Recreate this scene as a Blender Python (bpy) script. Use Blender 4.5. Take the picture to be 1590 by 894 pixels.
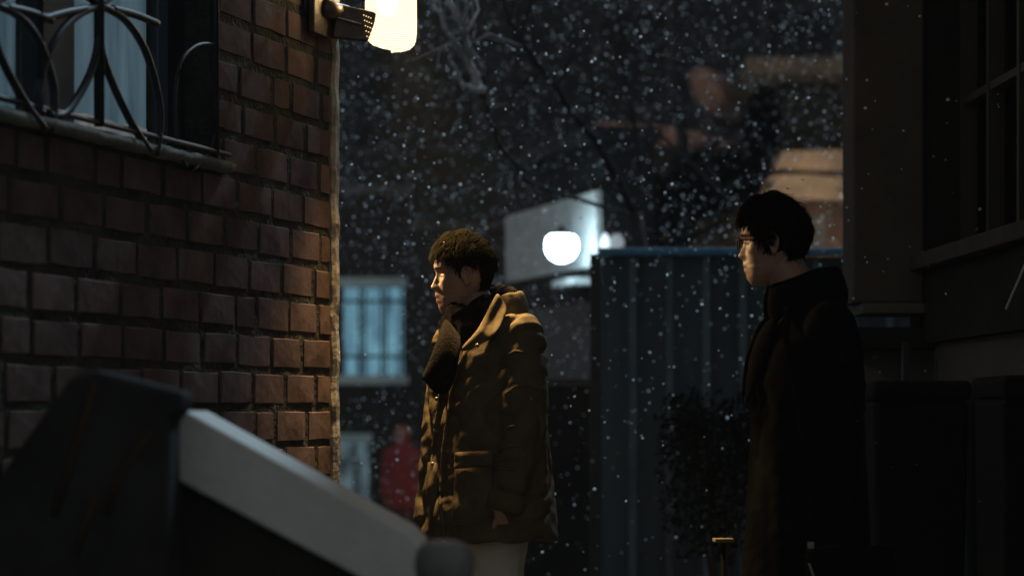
import bpy, bmesh, math, random
import numpy as np
from mathutils import Vector, Matrix, noise
from mathutils.bvhtree import BVHTree

for o in list(bpy.data.objects): bpy.data.objects.remove(o, do_unlink=True)
random.seed(7); rng = np.random.default_rng(7)
SC = bpy.context.scene; COL = SC.collection
F = 3600.0; H = 1.23; PI = math.pi

# ---------------------------------------------------------------- camera, world, light, exposure
cam = bpy.data.cameras.new('camera'); camo = bpy.data.objects.new('camera', cam); COL.objects.link(camo)
camo.location = (0, 0, H); camo.rotation_euler = (PI/2, 0, 0)
cam.sensor_width = 36; cam.lens = F/1590*36; cam.shift_y = (640-447)/1590
cam.clip_start = 0.05; cam.clip_end = 400
cam.dof.use_dof = True; cam.dof.focus_distance = 7.4; cam.dof.aperture_fstop = 2.2
SC.camera = camo
world = bpy.data.worlds.new('World'); SC.world = world; world.use_nodes = True
wn = world.node_tree.nodes; wl = world.node_tree.links
bg = wn['Background']
sky = wn.new('ShaderNodeTexSky'); sky.sky_type = 'NISHITA'; sky.sun_disc = False
sky.sun_elevation = math.radians(42); sky.sun_rotation = math.radians(25)
hs = wn.new('ShaderNodeHueSaturation'); hs.inputs['Saturation'].default_value = 0.04
wl.new(sky.outputs[0], hs.inputs['Color']); wl.new(hs.outputs[0], bg.inputs[0]); bg.inputs[1].default_value = 0.042
sun = bpy.data.lights.new('moon', 'SUN'); sun.energy = 1.6; sun.angle = math.radians(2); sun.color = (.55, .80, 1)  # added cool backlight for snow, branches and rail tops
suno = bpy.data.objects.new('moon', sun); COL.objects.link(suno)
suno.rotation_euler = Vector((-math.sin(math.radians(25))*math.cos(math.radians(42)), -math.cos(math.radians(25))*math.cos(math.radians(42)), -math.sin(math.radians(42)))).to_track_quat('-Z', 'Y').to_euler()
SC.view_settings.view_transform = 'Standard'; SC.view_settings.look = 'None'
SC.view_settings.exposure = 0; SC.view_settings.gamma = 1
SC.render.engine = 'CYCLES'
SC.cycles.use_denoising = True
SC.cycles.max_bounces = 6; SC.cycles.volume_bounces = 0; SC.cycles.transparent_max_bounces = 12
SC.cycles.caustics_reflective = False; SC.cycles.caustics_refractive = False

# ---------------------------------------------------------------- helpers
def P(px, py, Y): return Vector(((px-795)/F*Y, Y, H-(py-640)/F*Y))

def mat(name, col, rough=0.8, var=0.0, scale=8.0, bump=0.0, bscale=40.0, metal=0.0, col2=None, stretch=None, island=0.0, sheen=0.0, spec=0.5):
    m = bpy.data.materials.new(name); m.use_nodes = True
    nt = m.node_tree; N = nt.nodes; K = nt.links; b = N['Principled BSDF']
    b.inputs['Roughness'].default_value = rough; b.inputs['Metallic'].default_value = metal
    b.inputs['Specular IOR Level'].default_value = spec
    b.inputs['IOR'].default_value = 1.04 if spec <= .1 else (1.14 if rough >= .78 else 1.45)   # matt cloth, masonry: no glancing shine
    if sheen: b.inputs['Sheen Weight'].default_value = sheen
    tc = N.new('ShaderNodeTexCoord'); mp = N.new('ShaderNodeMapping'); K.new(tc.outputs['Object'], mp.inputs[0])
    if stretch: mp.inputs['Scale'].default_value = stretch
    c = tuple(col)+(1,)
    if col2 or var:
        c2 = (tuple(col2) if col2 else tuple(max(0, x*(1-var)) for x in col))+(1,)
        nz = N.new('ShaderNodeTexNoise'); nz.inputs['Scale'].default_value = scale; nz.inputs['Detail'].default_value = 5
        nz.inputs['Roughness'].default_value = 0.65
        K.new(mp.outputs[0], nz.inputs['Vector'])
        rp = N.new('ShaderNodeValToRGB'); rp.color_ramp.elements[0].position = .35; rp.color_ramp.elements[1].position = .65
        rp.color_ramp.elements[0].color = c2; rp.color_ramp.elements[1].color = c
        K.new(nz.outputs['Fac'], rp.inputs[0]); last = rp.outputs[0]
        if island:
            g = N.new('ShaderNodeNewGeometry'); mr = N.new('ShaderNodeMapRange')
            mr.inputs['To Min'].default_value = 1-island; mr.inputs['To Max'].default_value = 1+island*.6
            K.new(g.outputs['Random Per Island'], mr.inputs['Value'])
            h2 = N.new('ShaderNodeHueSaturation'); K.new(mr.outputs[0], h2.inputs['Value']); K.new(last, h2.inputs['Color']); last = h2.outputs[0]
        K.new(last, b.inputs['Base Color'])
    else: b.inputs['Base Color'].default_value = c
    if bump:
        n2 = N.new('ShaderNodeTexNoise'); n2.inputs['Scale'].default_value = bscale; n2.inputs['Detail'].default_value = 4
        K.new(mp.outputs[0], n2.inputs['Vector'])
        bp = N.new('ShaderNodeBump'); bp.inputs['Strength'].default_value = bump; bp.inputs['Distance'].default_value = .01
        K.new(n2.outputs['Fac'], bp.inputs['Height']); K.new(bp.outputs[0], b.inputs['Normal'])
    return m

def emis(name, col, s, col2=None, scale=3.0, stretch=(1, 1, 1)):
    m = bpy.data.materials.new(name); m.use_nodes = True
    nt = m.node_tree; b = nt.nodes['Principled BSDF']
    b.inputs['Base Color'].default_value = (.1, .1, .1, 1); b.inputs['Roughness'].default_value = .3
    b.inputs['Emission Color'].default_value = tuple(col)+(1,); b.inputs['Emission Strength'].default_value = s
    if col2:
        tc = nt.nodes.new('ShaderNodeTexCoord'); mp = nt.nodes.new('ShaderNodeMapping'); mp.inputs['Scale'].default_value = stretch
        nz = nt.nodes.new('ShaderNodeTexNoise'); nz.inputs['Scale'].default_value = scale; nz.inputs['Detail'].default_value = 4
        rp = nt.nodes.new('ShaderNodeValToRGB'); rp.color_ramp.elements[0].position = .35; rp.color_ramp.elements[1].position = .65
        rp.color_ramp.elements[0].color = tuple(col2)+(1,); rp.color_ramp.elements[1].color = tuple(col)+(1,)
        nt.links.new(tc.outputs['Object'], mp.inputs[0]); nt.links.new(mp.outputs[0], nz.inputs['Vector'])
        nt.links.new(nz.outputs['Fac'], rp.inputs[0]); nt.links.new(rp.outputs[0], b.inputs['Emission Color'])
    return m

def thing(name, label, cat, loc=(0, 0, 0), group=None):
    o = bpy.data.objects.new(name, None); COL.objects.link(o); o.location = loc; o.empty_display_size = .1
    return tag(o, label, cat, group)
def tag(o, label=None, cat=None, group=None, kind=None):
    if label: o['label'] = label
    if cat: o['category'] = cat
    if group: o['group'] = group
    if kind: o['kind'] = kind
    return o
def wloc(o):
    v = Vector((0, 0, 0))
    while o is not None: v += Vector(o.location); o = o.parent
    return v

class MB:
    def __init__(s): s.v = []; s.f = []; s.m = []
    def add(s, vs, fs, mi=0):
        n = len(s.v); s.v += [tuple(v) for v in vs]
        for f in fs: s.f.append(tuple(i+n for i in f)); s.m.append(mi)
        return s
    def hexa(s, c, mi=0):   # 8 corners: bottom 4 ccw, top 4 ccw
        return s.add(c, [(3,2,1,0),(4,5,6,7),(0,1,5,4),(1,2,6,5),(2,3,7,6),(3,0,4,7)], mi)
    def box(s, c, d, rz=0, mi=0):
        x, y, z = d[0]/2, d[1]/2, d[2]/2; R = Matrix.Rotation(rz, 3, 'Z'); c = Vector(c)
        q = [(-x,-y,-z),(x,-y,-z),(x,y,-z),(-x,y,-z),(-x,-y,z),(x,-y,z),(x,y,z),(-x,y,z)]
        return s.hexa([c+R@Vector(p) for p in q], mi)
    def prism(s, pts, off, mi=0):   # polygon of world points, extruded by off
        n = len(pts); off = Vector(off); vs = [Vector(p) for p in pts]+[Vector(p)+off for p in pts]
        fs = [tuple(range(n))[::-1], tuple(range(n, 2*n))]+[(i, (i+1)%n, n+(i+1)%n, n+i) for i in range(n)]
        return s.add(vs, fs, mi)
    def tube(s, pts, r, seg=8, flat=1.0, mi=0):
        pts = [Vector(p) for p in pts]; n = len(pts); r = r if isinstance(r, (list, tuple)) else [r]*n
        vs = []; fs = []
        up = Vector((0.13, 0.27, 1)).normalized()
        for i, p in enumerate(pts):
            t = (pts[min(i+1, n-1)]-pts[max(i-1, 0)]).normalized()
            a = t.cross(up)
            if a.length < .15: a = t.cross(Vector((1, 0, .2)))
            a.normalize(); b = t.cross(a)
            for k in range(seg):
                th = 2*PI*k/seg; vs.append(p+a*math.cos(th)*r[i]+b*math.sin(th)*r[i]*flat)
        for i in range(n-1):
            for k in range(seg):
                k2 = (k+1)%seg; fs.append((i*seg+k, i*seg+k2, (i+1)*seg+k2, (i+1)*seg+k))
        fs.append(tuple(range(seg))[::-1]); fs.append(tuple((n-1)*seg+k for k in range(seg)))
        return s.add(vs, fs, mi)
    def caps(s, p0, p1, r0, r1, seg=16):   # rounded tapered limb
        p0, p1 = Vector(p0), Vector(p1); t = (p1-p0); L = t.length; t.normalize()
        pts = []; rs = []
        for k in range(5): a = PI/2*(1-k/4); pts.append(p0-t*r0*math.sin(a)); rs.append(max(r0*math.cos(a), r0*.02))
        for k in range(1, 6): pts.append(p0+t*L*k/6); rs.append(r0+(r1-r0)*k/6)
        for k in range(5): a = PI/2*k/4; pts.append(p1+t*r1*math.sin(a)); rs.append(max(r1*math.cos(a), r1*.02))
        return s.tube(pts, rs, seg)
    def ell(s, c, r, R=None, nu=20, nv=12, mi=0):
        c = Vector(c); R = R or Matrix.Identity(3); rings = []
        for i in range(nv+1):
            a = -PI/2+PI*i/nv; ca = max(math.cos(a), .001)
            rings.append([c+R@Vector((r[0]*ca*math.cos(2*PI*k/nu), r[1]*ca*math.sin(2*PI*k/nu), r[2]*math.sin(a))) for k in range(nu)])
        return s.loft(rings, mi=mi)
    def loft(s, rings, closed=True, mi=0):
        n = len(rings[0]); vs = [p for r in rings for p in r]; fs = []
        for i in range(len(rings)-1):
            for k in range(n if closed else n-1):
                k2 = (k+1)%n; fs.append((i*n+k, i*n+k2, (i+1)*n+k2, (i+1)*n+k))
        if closed: fs.append(tuple(range(n))[::-1]); fs.append(tuple((len(rings)-1)*n+k for k in range(n)))
        return s.add(vs, fs, mi)
    def build(s, name, mats, parent=None, smooth=False, bevel=0, sub=0, solid=0):
        off = wloc(parent) if parent else Vector((0, 0, 0))
        me = bpy.data.meshes.new(name); me.from_pydata([tuple(Vector(v)-off) for v in s.v], [], s.f)
        if not isinstance(mats, (list, tuple)): mats = [mats]
        for m in mats: me.materials.append(m)
        for p, mi in zip(me.polygons, s.m): p.material_index = mi; p.use_smooth = smooth
        me.update()
        o = bpy.data.objects.new(name, me); COL.objects.link(o)
        if parent: o.parent = parent
        if solid: md = o.modifiers.new('s', 'SOLIDIFY'); md.thickness = solid; md.offset = 0
        if bevel: md = o.modifiers.new('b', 'BEVEL'); md.width = bevel; md.segments = 2
        if sub: md = o.modifiers.new('u', 'SUBSURF'); md.levels = sub; md.render_levels = sub
        return o

def bake(o, voxel=None, smooth=0, sub=0):
    if voxel: md = o.modifiers.new('r', 'REMESH'); md.mode = 'VOXEL'; md.voxel_size = voxel; md.use_smooth_shade = True
    if smooth: md = o.modifiers.new('sm', 'SMOOTH'); md.iterations = smooth; md.factor = .5
    dg = bpy.context.evaluated_depsgraph_get(); dg.update()
    me = bpy.data.meshes.new_from_object(o.evaluated_get(dg)); o.modifiers.clear()
    ms = [m for m in o.data.materials]; o.data = me; me.materials.clear()
    for m in ms: me.materials.append(m)
    for p in me.polygons: p.use_smooth = True
    return o

def displace(o, fn):
    me = o.data; n = len(me.vertices)
    nr = [v.normal.copy() for v in me.vertices]; w = wloc(o)
    for v, k in zip(me.vertices, nr):
        p = v.co+w; v.co += k*fn(p, k)
    me.update()

def interp(x, xs, ys): return float(np.interp(x, xs, ys))

# ---------------------------------------------------------------- materials
M = {}
M['brick'] = mat('brick', (.19, .138, .128), .95, col2=(.10, .071, .066), scale=6, bump=.2, bscale=30, island=.18, spec=.15)
M['mortar'] = mat('mortar', (.075, .073, .062), .95, var=.5, scale=9, bump=1.0, bscale=60)
M['plaster_trim'] = mat('plaster_trim', (.42, .40, .35), .9, col2=(.16, .14, .11), scale=14, bump=.6, bscale=50)
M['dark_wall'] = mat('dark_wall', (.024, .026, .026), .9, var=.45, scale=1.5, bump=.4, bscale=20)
M['concrete'] = mat('concrete', (.085, .08, .07), .9, var=.3, scale=3, bump=.3, bscale=30)
M['iron'] = mat('iron', (.025, .027, .03), .55, metal=.3)
M['dark_frame'] = mat('dark_frame', (.03, .032, .036), .6, var=.3)
M['sill'] = mat('sill', (.26, .26, .23), .85, var=.4, scale=10, bump=.4)
M['ground'] = mat('ground', (.045, .045, .045), .75, col2=(.09, .09, .09), scale=1.3, bump=.4, bscale=60)
M['pipe'] = mat('pipe', (.4, .4, .38), .6)
M['lampmetal'] = mat('lamp_metal', (.14, .11, .08), .42, var=.4, scale=20, metal=.7, bump=.2)
M['fence'] = mat('fence_sheet', (.07, .115, .135), .7, col2=(.035, .06, .075), scale=1.2, bump=.2, bscale=8, stretch=(3, 3, .6))
M['rail_blue'] = mat('rail_blue', (.10, .36, .62), .5, var=.3, scale=10)
M['tan'] = mat('tan_boards', (.36, .28, .21), .8, var=.35, scale=2, stretch=(1, 1, 5))
M['redwall'] = mat('red_wall', (.1, .055, .04), .9, var=.4, scale=3)
M['bark'] = mat('bark', (.8, .85, .9), .9, col2=(.25, .26, .28), scale=3, bump=.6)  # bluish light on the twigs is put into this pale colour
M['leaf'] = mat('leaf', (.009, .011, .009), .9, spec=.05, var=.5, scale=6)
M['white_paint'] = mat('white_paint', (.72, .76, .76), .75, var=.3, scale=5, bump=.15)
M['coping'] = mat('coping', (.70, .71, .67), .85, var=.12, scale=9, bump=.3)
M['black'] = mat('black_cover', (.045, .044, .042), .8, spec=.2, var=.4, scale=6)
M['snow'] = mat('snow', (.8, .83, .88), .9)
M['roof'] = mat('roof_tiles', (.05, .05, .055), .8, var=.4)
M['plaster_dark'] = mat('plaster_dark', (.11, .1, .088), .9, var=.4, scale=2)
M['wood_dark'] = mat('wood_dark', (.06, .045, .03), .8, var=.4, scale=4)
M['yellow'] = mat('yellow_band', (.22, .19, .08), .6, var=.2)
M['glass_dark'] = mat('glass_dark', (.006, .007, .008), .5, spec=.1)
M['steel'] = mat('grey_steel', (.2, .21, .21), .4, metal=.6)

# ---------------------------------------------------------------- ground (slopes gently down beyond Y = 9)
def gz(y): return 0.0 if y < 9 else (-(y-9)*.031 if y < 34 else -.775)
g = MB(); xs = np.linspace(-90, 90, 41); ys = [-60, -20, -5, 0, 2, 4, 6, 8, 9, 11, 14, 18, 22, 26, 30, 34, 50, 90]
for j, y in enumerate(ys):
    for x in xs: g.v.append((x, y, gz(y)))
n = len(xs)
for j in range(len(ys)-1):
    for i in range(n-1): g.f.append((j*n+i, j*n+i+1, (j+1)*n+i+1, (j+1)*n+i)); g.m.append(0)
tag(g.build('ground', M['ground']), kind='structure')

# ---------------------------------------------------------------- brick house on the left
C0 = Vector((-.5907, 7.65, 0)); DS = Vector((-.3071, -.9517, 0)).normalized(); NO = Vector((-DS.y, DS.x, 0))
if NO.x < 0: NO = -NO
def W(s, z, out=0): return C0+DS*s+NO*out+Vector((0, 0, z))
def ws(px, out=0):      # distance along the wall at which the picture column px meets the plane
    b = C0+NO*out; k = (px-795)/F
    return (k*b.y-b.x)/(DS.x-k*DS.y)
def WP(px, py, out=0):
    s = ws(px, out); p = C0+DS*s+NO*out; return Vector((p.x, p.y, H-(py-640)/F*p.y))
house = thing('brick_house', 'red brick house wall with barred window at the left edge, lamp on its corner', 'house', (C0.x, C0.y, 0))
OS0, OS1, OZ0, OZ1 = ws(337), 3.3, 1.955, 3.25
HT = 4.4; LEN = 6.4
mb = MB(); ch = .115; bl = .245; jt = .022
z = -.02; row = 0
def wbox(s0, s1, z0, z1, o0, o1, mbb, mi=0, ch_=0.0):
    c = [W(s0, z0, o0), W(s1, z0, o0), W(s1, z0, o1), W(s0, z0, o1), W(s0, z1, o0), W(s1, z1, o0), W(s1, z1, o1), W(s0, z1, o1)]
    mbb.hexa(c, mi)
def brick(s0, s1, z0, z1, mbb):
    o = random.uniform(-.001, .002); j = lambda: random.uniform(-.004, .004)
    s0 += j(); s1 += j(); z0 += j()*.8; z1 += j()*.8; tl = random.uniform(-.0015, .0015)
    # a back rim, a front rim pulled in, so edges are worn
    e = .004; vs = []
    N8 = [(0, 0), (.5, 0), (1, 0), (1, .5), (1, 1), (.5, 1), (0, 1), (0, .5)]
    for dep, ins in ((-.03, 0), (-.006, 0), (o+.001, e)):
        for (a, b) in N8:
            ss = s0+ins+(s1-s0-2*ins)*a+random.uniform(-.0025, .0025); zz = z0+ins+(z1-z0-2*ins)*b+random.uniform(-.0025, .0025)
            vs.append(W(ss, zz, dep+(tl*(a-.5)*2 if dep > 0 else 0)))
    vs.append(W((s0+s1)/2, (z0+z1)/2, o+.0025)); fs = []
    for r in range(2):
        for k in range(8): k2 = (k+1)%8; fs.append((r*8+k, r*8+k2, (r+1)*8+k2, (r+1)*8+k))
    for k in range(8): fs.append((16+k, 16+(k+1)%8, 24))
    mbb.add(vs, fs, 0)
while z < HT:
    s = .012-(bl*.5 if row%2 else 0)+random.uniform(-.03, .03); s = max(-bl, s)
    while s < LEN:
        L = bl*random.choice([1, 1, 1, 1, .97, 1.04, .62, 1.0])
        a, b = max(s, .016), min(s+L-jt*1.1, LEN)
        z0, z1 = z+jt/2, z+ch-jt/2
        segs = [(a, b)]
        if z1 > OZ0-.01 and z0 < OZ1:
            segs = []
            if a < OS0-.01: segs.append((a, min(b, OS0-.006)))
            if b > OS1+.01: segs.append((max(a, OS1+.006), b))
        for a2, b2 in segs:
            if b2-a2 > .03: brick(a2, b2, z0, z1, mb)
        s += L
    z += ch; row += 1
for (s0, s1, z0, z1) in ((.006, OS0, -.3, HT), (OS1, LEN, -.3, HT), (OS0, OS1, -.3, OZ0-.002), (OS0, OS1, OZ1, HT)):
    # mortar bed, finely uneven
    ns = max(2, int((s1-s0)/.05)); nz = max(2, int((z1-z0)/.05)); vs = []; fs = []
    for i in range(ns+1):
        for k in range(nz+1):
            ss = s0+(s1-s0)*i/ns; zz = z0+(z1-z0)*k/nz
            edge = i in (0, ns) or k in (0, nz)
            vs.append(W(ss, zz, -.002+(0 if edge else .003*noise.noise(Vector((ss*9, zz*9, 3)))+random.uniform(-.0015, .0015))))
    for i in range(ns):
        for k in range(nz): q = i*(nz+1)+k; fs.append((q, q+1, q+nz+2, q+nz+1))
    mb.add(vs, fs, 1)
    wbox(s0, s1, z0, z1, -.22, -.02, mb, 1)
mb.build('wall', [M['brick'], M['mortar']], house)
# end wall turning away behind the corner, back wall, roof slab
mb = MB(); c = [W(.006, -.3, -.22), W(.22, -.3, -.22), W(.22, -.3, -3.4), W(.006, -.3, -3.4)]
mb.hexa(c+[p+Vector((0, 0, HT+.3)) for p in c]); mb.build('end_wall', M['mortar'], house)
mb = MB(); wbox(-.25, LEN+.2, HT, HT+.16, -3.6, .25, mb); mb.build('roof', M['roof'], house)
# plaster corner strip, ragged
mb = MB(); rings = []
for k in range(90):
    zz = -.1+k*(HT+.05)/89; j = lambda a: random.uniform(-a, a)
    o1 = .014+j(.004); s1 = .022+abs(j(.012)); o2 = -.05
    rings.append([W(-.022+j(.002), zz, o2), W(-.024+j(.003), zz, o1), W(s1*.5, zz, o1+.004+j(.002)), W(s1, zz, o1-.006), W(s1, zz, -.02), W(-.006, zz, o2)])
mb.loft(rings); mb.build('corner_strip', M['plaster_trim'], house)
# the window
R_ = -.135
win = MB()
fs0 = ws(274, R_); 
def frame(s0, s1, z0, z1, o0=R_-.02, o1=R_+.03): wbox(s0, s1, z0, z1, o0, o1, win)
m0, m1 = ws(92, R_), ws(34, R_)
fr_in = ws(246, R_)
frame(OS0+.001, fr_in, OZ0, OZ1); frame(m0, m1, OZ0, OZ1, R_-.019, R_+.045); frame(OS1-.06, OS1-.001, OZ0, OZ1)
frame(fr_in, m0, OZ0, OZ0+.012, R_-.018, R_+.028); frame(m1, OS1-.06, OZ0, OZ0+.012, R_-.018, R_+.028); frame(OS0, OS1, OZ1-.05, OZ1-.001, R_-.017, R_+.027)
wf = win.build('window', M['dark_frame'], house)
gl = MB(); lit = emis('curtain_lit', (.13, .215, .27), .62, col2=(.05, .09, .12), scale=3.2, stretch=(9, 3, .5))
wbox(fr_in-.02, OS1-.04, OZ0+.013, OZ1-.05, R_-.06, R_-.05, gl); gl.build('curtain', lit, wf)
lw = emis('curtain_hem_lit', (.36, .35, .32), .55, col2=(.16, .2, .22), scale=5, stretch=(8, 3, 1))
gl = MB()
nn = 40; top = []; 
for i in range(nn+1):
    ss = fr_in-.015+(m0-fr_in+.02)*i/nn; top.append((ss, OZ0+.10+.02*noise.noise(Vector((ss*9, 0, 5)))))
vs = []; 
for ss, zz in top: vs += [W(ss, OZ0+.008, R_-.047), W(ss, zz, R_-.047)]
gl.add(vs, [(2*i, 2*i+2, 2*i+3, 2*i+1) for i in range(nn)]); gl.build('cushion', lw, wf, solid=.004)
gp = bpy.data.materials.new('window_glass'); gp.use_nodes = True; nt = gp.node_tree
tr = nt.nodes.new('ShaderNodeBsdfTransparent'); gs = nt.nodes.new('ShaderNodeBsdfGlossy'); gs.inputs['Roughness'].default_value = .1
gs.inputs['Color'].default_value = (.5, .55, .6, 1); mx = nt.nodes.new('ShaderNodeMixShader'); mx.inputs[0].default_value = .12
nt.links.new(tr.outputs[0], mx.inputs[1]); nt.links.new(gs.outputs[0], mx.inputs[2]); nt.links.new(mx.outputs[0], nt.nodes['Material Output'].inputs[0])
gl = MB(); wbox(fr_in+.001, m0-.001, OZ0+.013, OZ1-.051, R_-.004, R_, gl); gl.build('pane', gp, wf)
gl = MB(); wbox(m1+.001, OS1-.061, OZ0+.013, OZ1-.051, R_-.004, R_, gl); gl.build('pane', gp, wf)
# dark reveal of the opening
mb = MB(); wbox(OS0-.012, OS0-.0005, OZ0, OZ1, -.21, -.012, mb); 
# sill, thick and rough
mb2 = MB(); rings = []
for k in range(60):
    s = OS0-.05+(OS1-OS0+.12)*k/59; j = lambda a: random.uniform(-a, a)
    rings.append([W(s, OZ0-.016+j(.002), -.13), W(s, OZ0-.02+j(.003), .034+j(.004)), W(s, OZ0+.008+j(.003), .038+j(.004)), W(s, OZ0+.016+j(.002), .015), W(s, OZ0+.010, -.13)])
mb2.loft(rings); mb2.build('window_sill', M['sill'], house, smooth=True)
# wrought iron grille, in the plane of the wall face
gr = MB(); G = .03
def gpath(pts, r=.011):
    q = [Vector((a, b+(a-154)*.22*max(0, b)/220, 0)) for a, b in pts]; out = []
    for i in range(len(q)-1):
        p0, p1, p2, p3 = q[max(i-1, 0)], q[i], q[i+1], q[min(i+2, len(q)-1)]
        for k in range(6):
            t = k/6; out.append(.5*((2*p1)+(p2-p0)*t+(2*p0-5*p1+4*p2-p3)*t*t+(3*p1-p0-3*p2+p3)*t**3))
    out.append(q[-1]); gr.tube([WP(p.x, p.y, G) for p in out], r, 8)
def vbar(px, r=.012): s = ws(px, G); gr.tube([W(s, OZ0+.02, G), W(s, OZ1-.05, G)], r, 8)
vbar(154, .014)
for px in (-175, 62, 335): vbar(px, .010)
for cx in (154, -10, -175):
    k = 1.0
    for sg in (-1, 1):
        gpath([(cx, 30), (cx+sg*4, 80), (cx+sg*(22 if sg > 0 else 20), 130), (cx+sg*52, 185), (cx+sg*78, 205+sg*12)])
        gpath([(cx, 8), (cx+sg*40, 30), (cx+sg*72, 75), (cx+sg*92, 140), (cx+sg*94, 185), (cx+sg*88, 206+sg*14)])
        gpath([(cx, 8), (cx+sg*35, -20), (cx+sg*75, -70), (cx+sg*92, -150)])
        gpath([(cx+sg*20, 14), (cx+sg*55, 22), (cx+sg*90, 34)])
gpath([(336, 58), (305, 62), (280, 88), (272, 140), (276, 200), (290, 228)], .005); gpath([(336, 170), (325, 200), (300, 232)], .005)
s0g = W(OS0+.0, OZ1-.05, G); gr.tube([W(OS0, OZ1-.06, G), W(OS1, OZ1-.06, G)], .012, 8); gr.tube([W(OS0-.02, OZ0+.03, G), W(OS1, OZ0+.03, G)], .008, 8)
gr.build('window_grille', M['iron'], house, smooth=True)

# ---------------------------------------------------------------- wall lamp
LY = 7.60; LC = P(605, 30, LY)
lamp = thing('wall_lamp', 'glowing warm glass lantern on a bracket at the top of the brick corner', 'lamp', (LC.x, LC.y, LC.z-.2))
def pin(px, py, y=LY): return P(px, py, y)
ZB = P(0, 79, LY).z; ZT = ZB+.42
prof = [(0, .001), (.002, .03), (.008, .055), (.022, .074), (.045, .083), (.09, .084), (.2, .083), (.34, .080), (.42, .072)]
gb = MB(); rings = []; NR = 72
LX = (607-795)/F*LY
for k in range(46):
    h = .42*k/45
    h = h if k > 6 else .045*k/7
    r = interp(h, [a for a, b in prof], [b for a, b in prof])
    rings.append([Vector((LX+r*math.cos(2*PI*i/NR)*(1+.014*(i%2)), LY+.9*r*math.sin(2*PI*i/NR)*(1+.014*(i%2)), ZB+h+.013*math.cos(2*PI*i/NR)*(-.6)+(.0014 if k%2 else 0))) for i in range(NR)])
gb.loft(rings)
gm = bpy.data.materials.new('ribbed_glass'); gm.use_nodes = True; nt = gm.node_tree; N = nt.nodes; K = nt.links
tr = N.new('ShaderNodeBsdfTransparent'); tr.inputs[0].default_value = (1, .9, .7, 1)
em = N.new('ShaderNodeEmission'); em.inputs[0].default_value = (1, .80, .50, 1)
tc = N.new('ShaderNodeTexCoord'); wv = N.new('ShaderNodeTexWave'); wv.bands_direction = 'Z'; wv.inputs['Scale'].default_value = 45; wv.inputs['Distortion'].default_value = 1.5
wv.inputs['Detail'].default_value = 1
K.new(tc.outputs['Object'], wv.inputs['Vector'])
mr = N.new('ShaderNodeMapRange'); mr.inputs['To Min'].default_value = 1.3; mr.inputs['To Max'].default_value = 3.8
K.new(wv.outputs['Fac'], mr.inputs[0]); K.new(mr.outputs[0], em.inputs[1])
mx = N.new('ShaderNodeMixShader'); mx.inputs[0].default_value = .5
K.new(tr.outputs[0], mx.inputs[1]); K.new(em.outputs[0], mx.inputs[2]); K.new(mx.outputs[0], N['Material Output'].inputs[0])
gb.build('glass_shade', gm, lamp, smooth=False)
bulb = MB(); bulb.ell((LX-.012, LY, ZB+.17), (.034, .034, .06)); bulb.build('bulb', emis('bulb_glow', (1, .78, .42), 14), lamp, smooth=True)
# housing: sloping metal box that carries the glass, back plate on the bricks
hb = MB()
hb.hexa([pin(514, 60, LY-.055), pin(571, 66, LY-.065), pin(571, 66, LY+.06), pin(514, 60, LY+.06), pin(522, 6, LY-.055), pin(588, 20, LY-.065), pin(588, 20, LY+.06), pin(522, 6, LY+.06)])
hb.build('housing', M['lampmetal'], lamp, bevel=.008)
hb = MB()
for i in range(4):
    for k in range(5):
        hb.ell(pin(571+k*1.2+i*3.6-6, 24+k*8.2+i*1.5, LY-.067), (.0022, .0022, .0022), nu=6, nv=4)
hb.build('perforation', emis('glow_hole', (1, .7, .3), 1.2), lamp)
hb = MB(); wbx = (C0+DS*ws(500, .01)); 
sL = .17
c = [W(sL-.09, ZB-.02, .012), W(sL+.07, ZB-.02, .012), W(sL+.07, ZB-.02, .035), W(sL-.09, ZB-.02, .035)]
hb.hexa([p+Vector((0, 0, .05)) for p in c]+[p+Vector((0, 0, .33)) for p in c]); hb.build('back_plate', M['lampmetal'], lamp, bevel=.004)
hb = MB(); hb.tube([W(sL-.01, ZB+.12, .03), Vector((LX-.15, LY, ZB+.12))], .03, 12); hb.build('bracket', M['lampmetal'], lamp, smooth=True)
hb = MB(); hb.tube([W(sL-.01, ZB+.30, .03), Vector((LX, LY, ZB+.5))], .014, 10); hb.build('top_arm', M['lampmetal'], lamp, smooth=True)
hb = MB(); hb.loft([[Vector((LX+r*math.cos(2*PI*i/32), LY+r*math.sin(2*PI*i/32), ZB+h)) for i in range(32)] for h, r in ((.415, .095), (.425, .1), (.45, .085), (.5, .04), (.52, .01))])
hb.build('cap', M['lampmetal'], lamp, smooth=True)
hb = MB()   # handle highlight clip on the housing
hb.tube([pin(524, 28, LY-.07), pin(545, 34, LY-.072), pin(560, 38, LY-.07)], .004, 8); hb.build('latch', M['steel'], lamp)
L = bpy.data.lights.new('lantern_light', 'SPOT'); L.energy = 880; L.color = (1, .70, .36); L.shadow_soft_size = .07; L.spot_size = math.radians(70); L.spot_blend = 1
lo = bpy.data.objects.new('lantern_light', L); COL.objects.link(lo); lo.parent = lamp; lo.location = Vector((LX+.02, LY, ZB+.12))-Vector(lamp.location)
lo.rotation_euler = Vector((.22, -.22, -1)).to_track_quat('-Z', 'Y').to_euler()
L = bpy.data.lights.new('lantern_core', 'SPOT'); L.spot_size = math.radians(178); L.spot_blend = .35; L.energy = 9; L.color = (1, .74, .42); L.shadow_soft_size = .05
lo = bpy.data.objects.new('lantern_core', L); COL.objects.link(lo); lo.parent = lamp; lo.location = Vector((LX+.03, LY, ZB+.10))-Vector(lamp.location); lo.rotation_euler = Vector((1, -.1, -.35)).to_track_quat('-Z', 'Y').to_euler()
L = bpy.data.lights.new('lantern_wash', 'POINT'); L.energy = 11; L.color = (1, .76, .48); L.shadow_soft_size = .05
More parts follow.
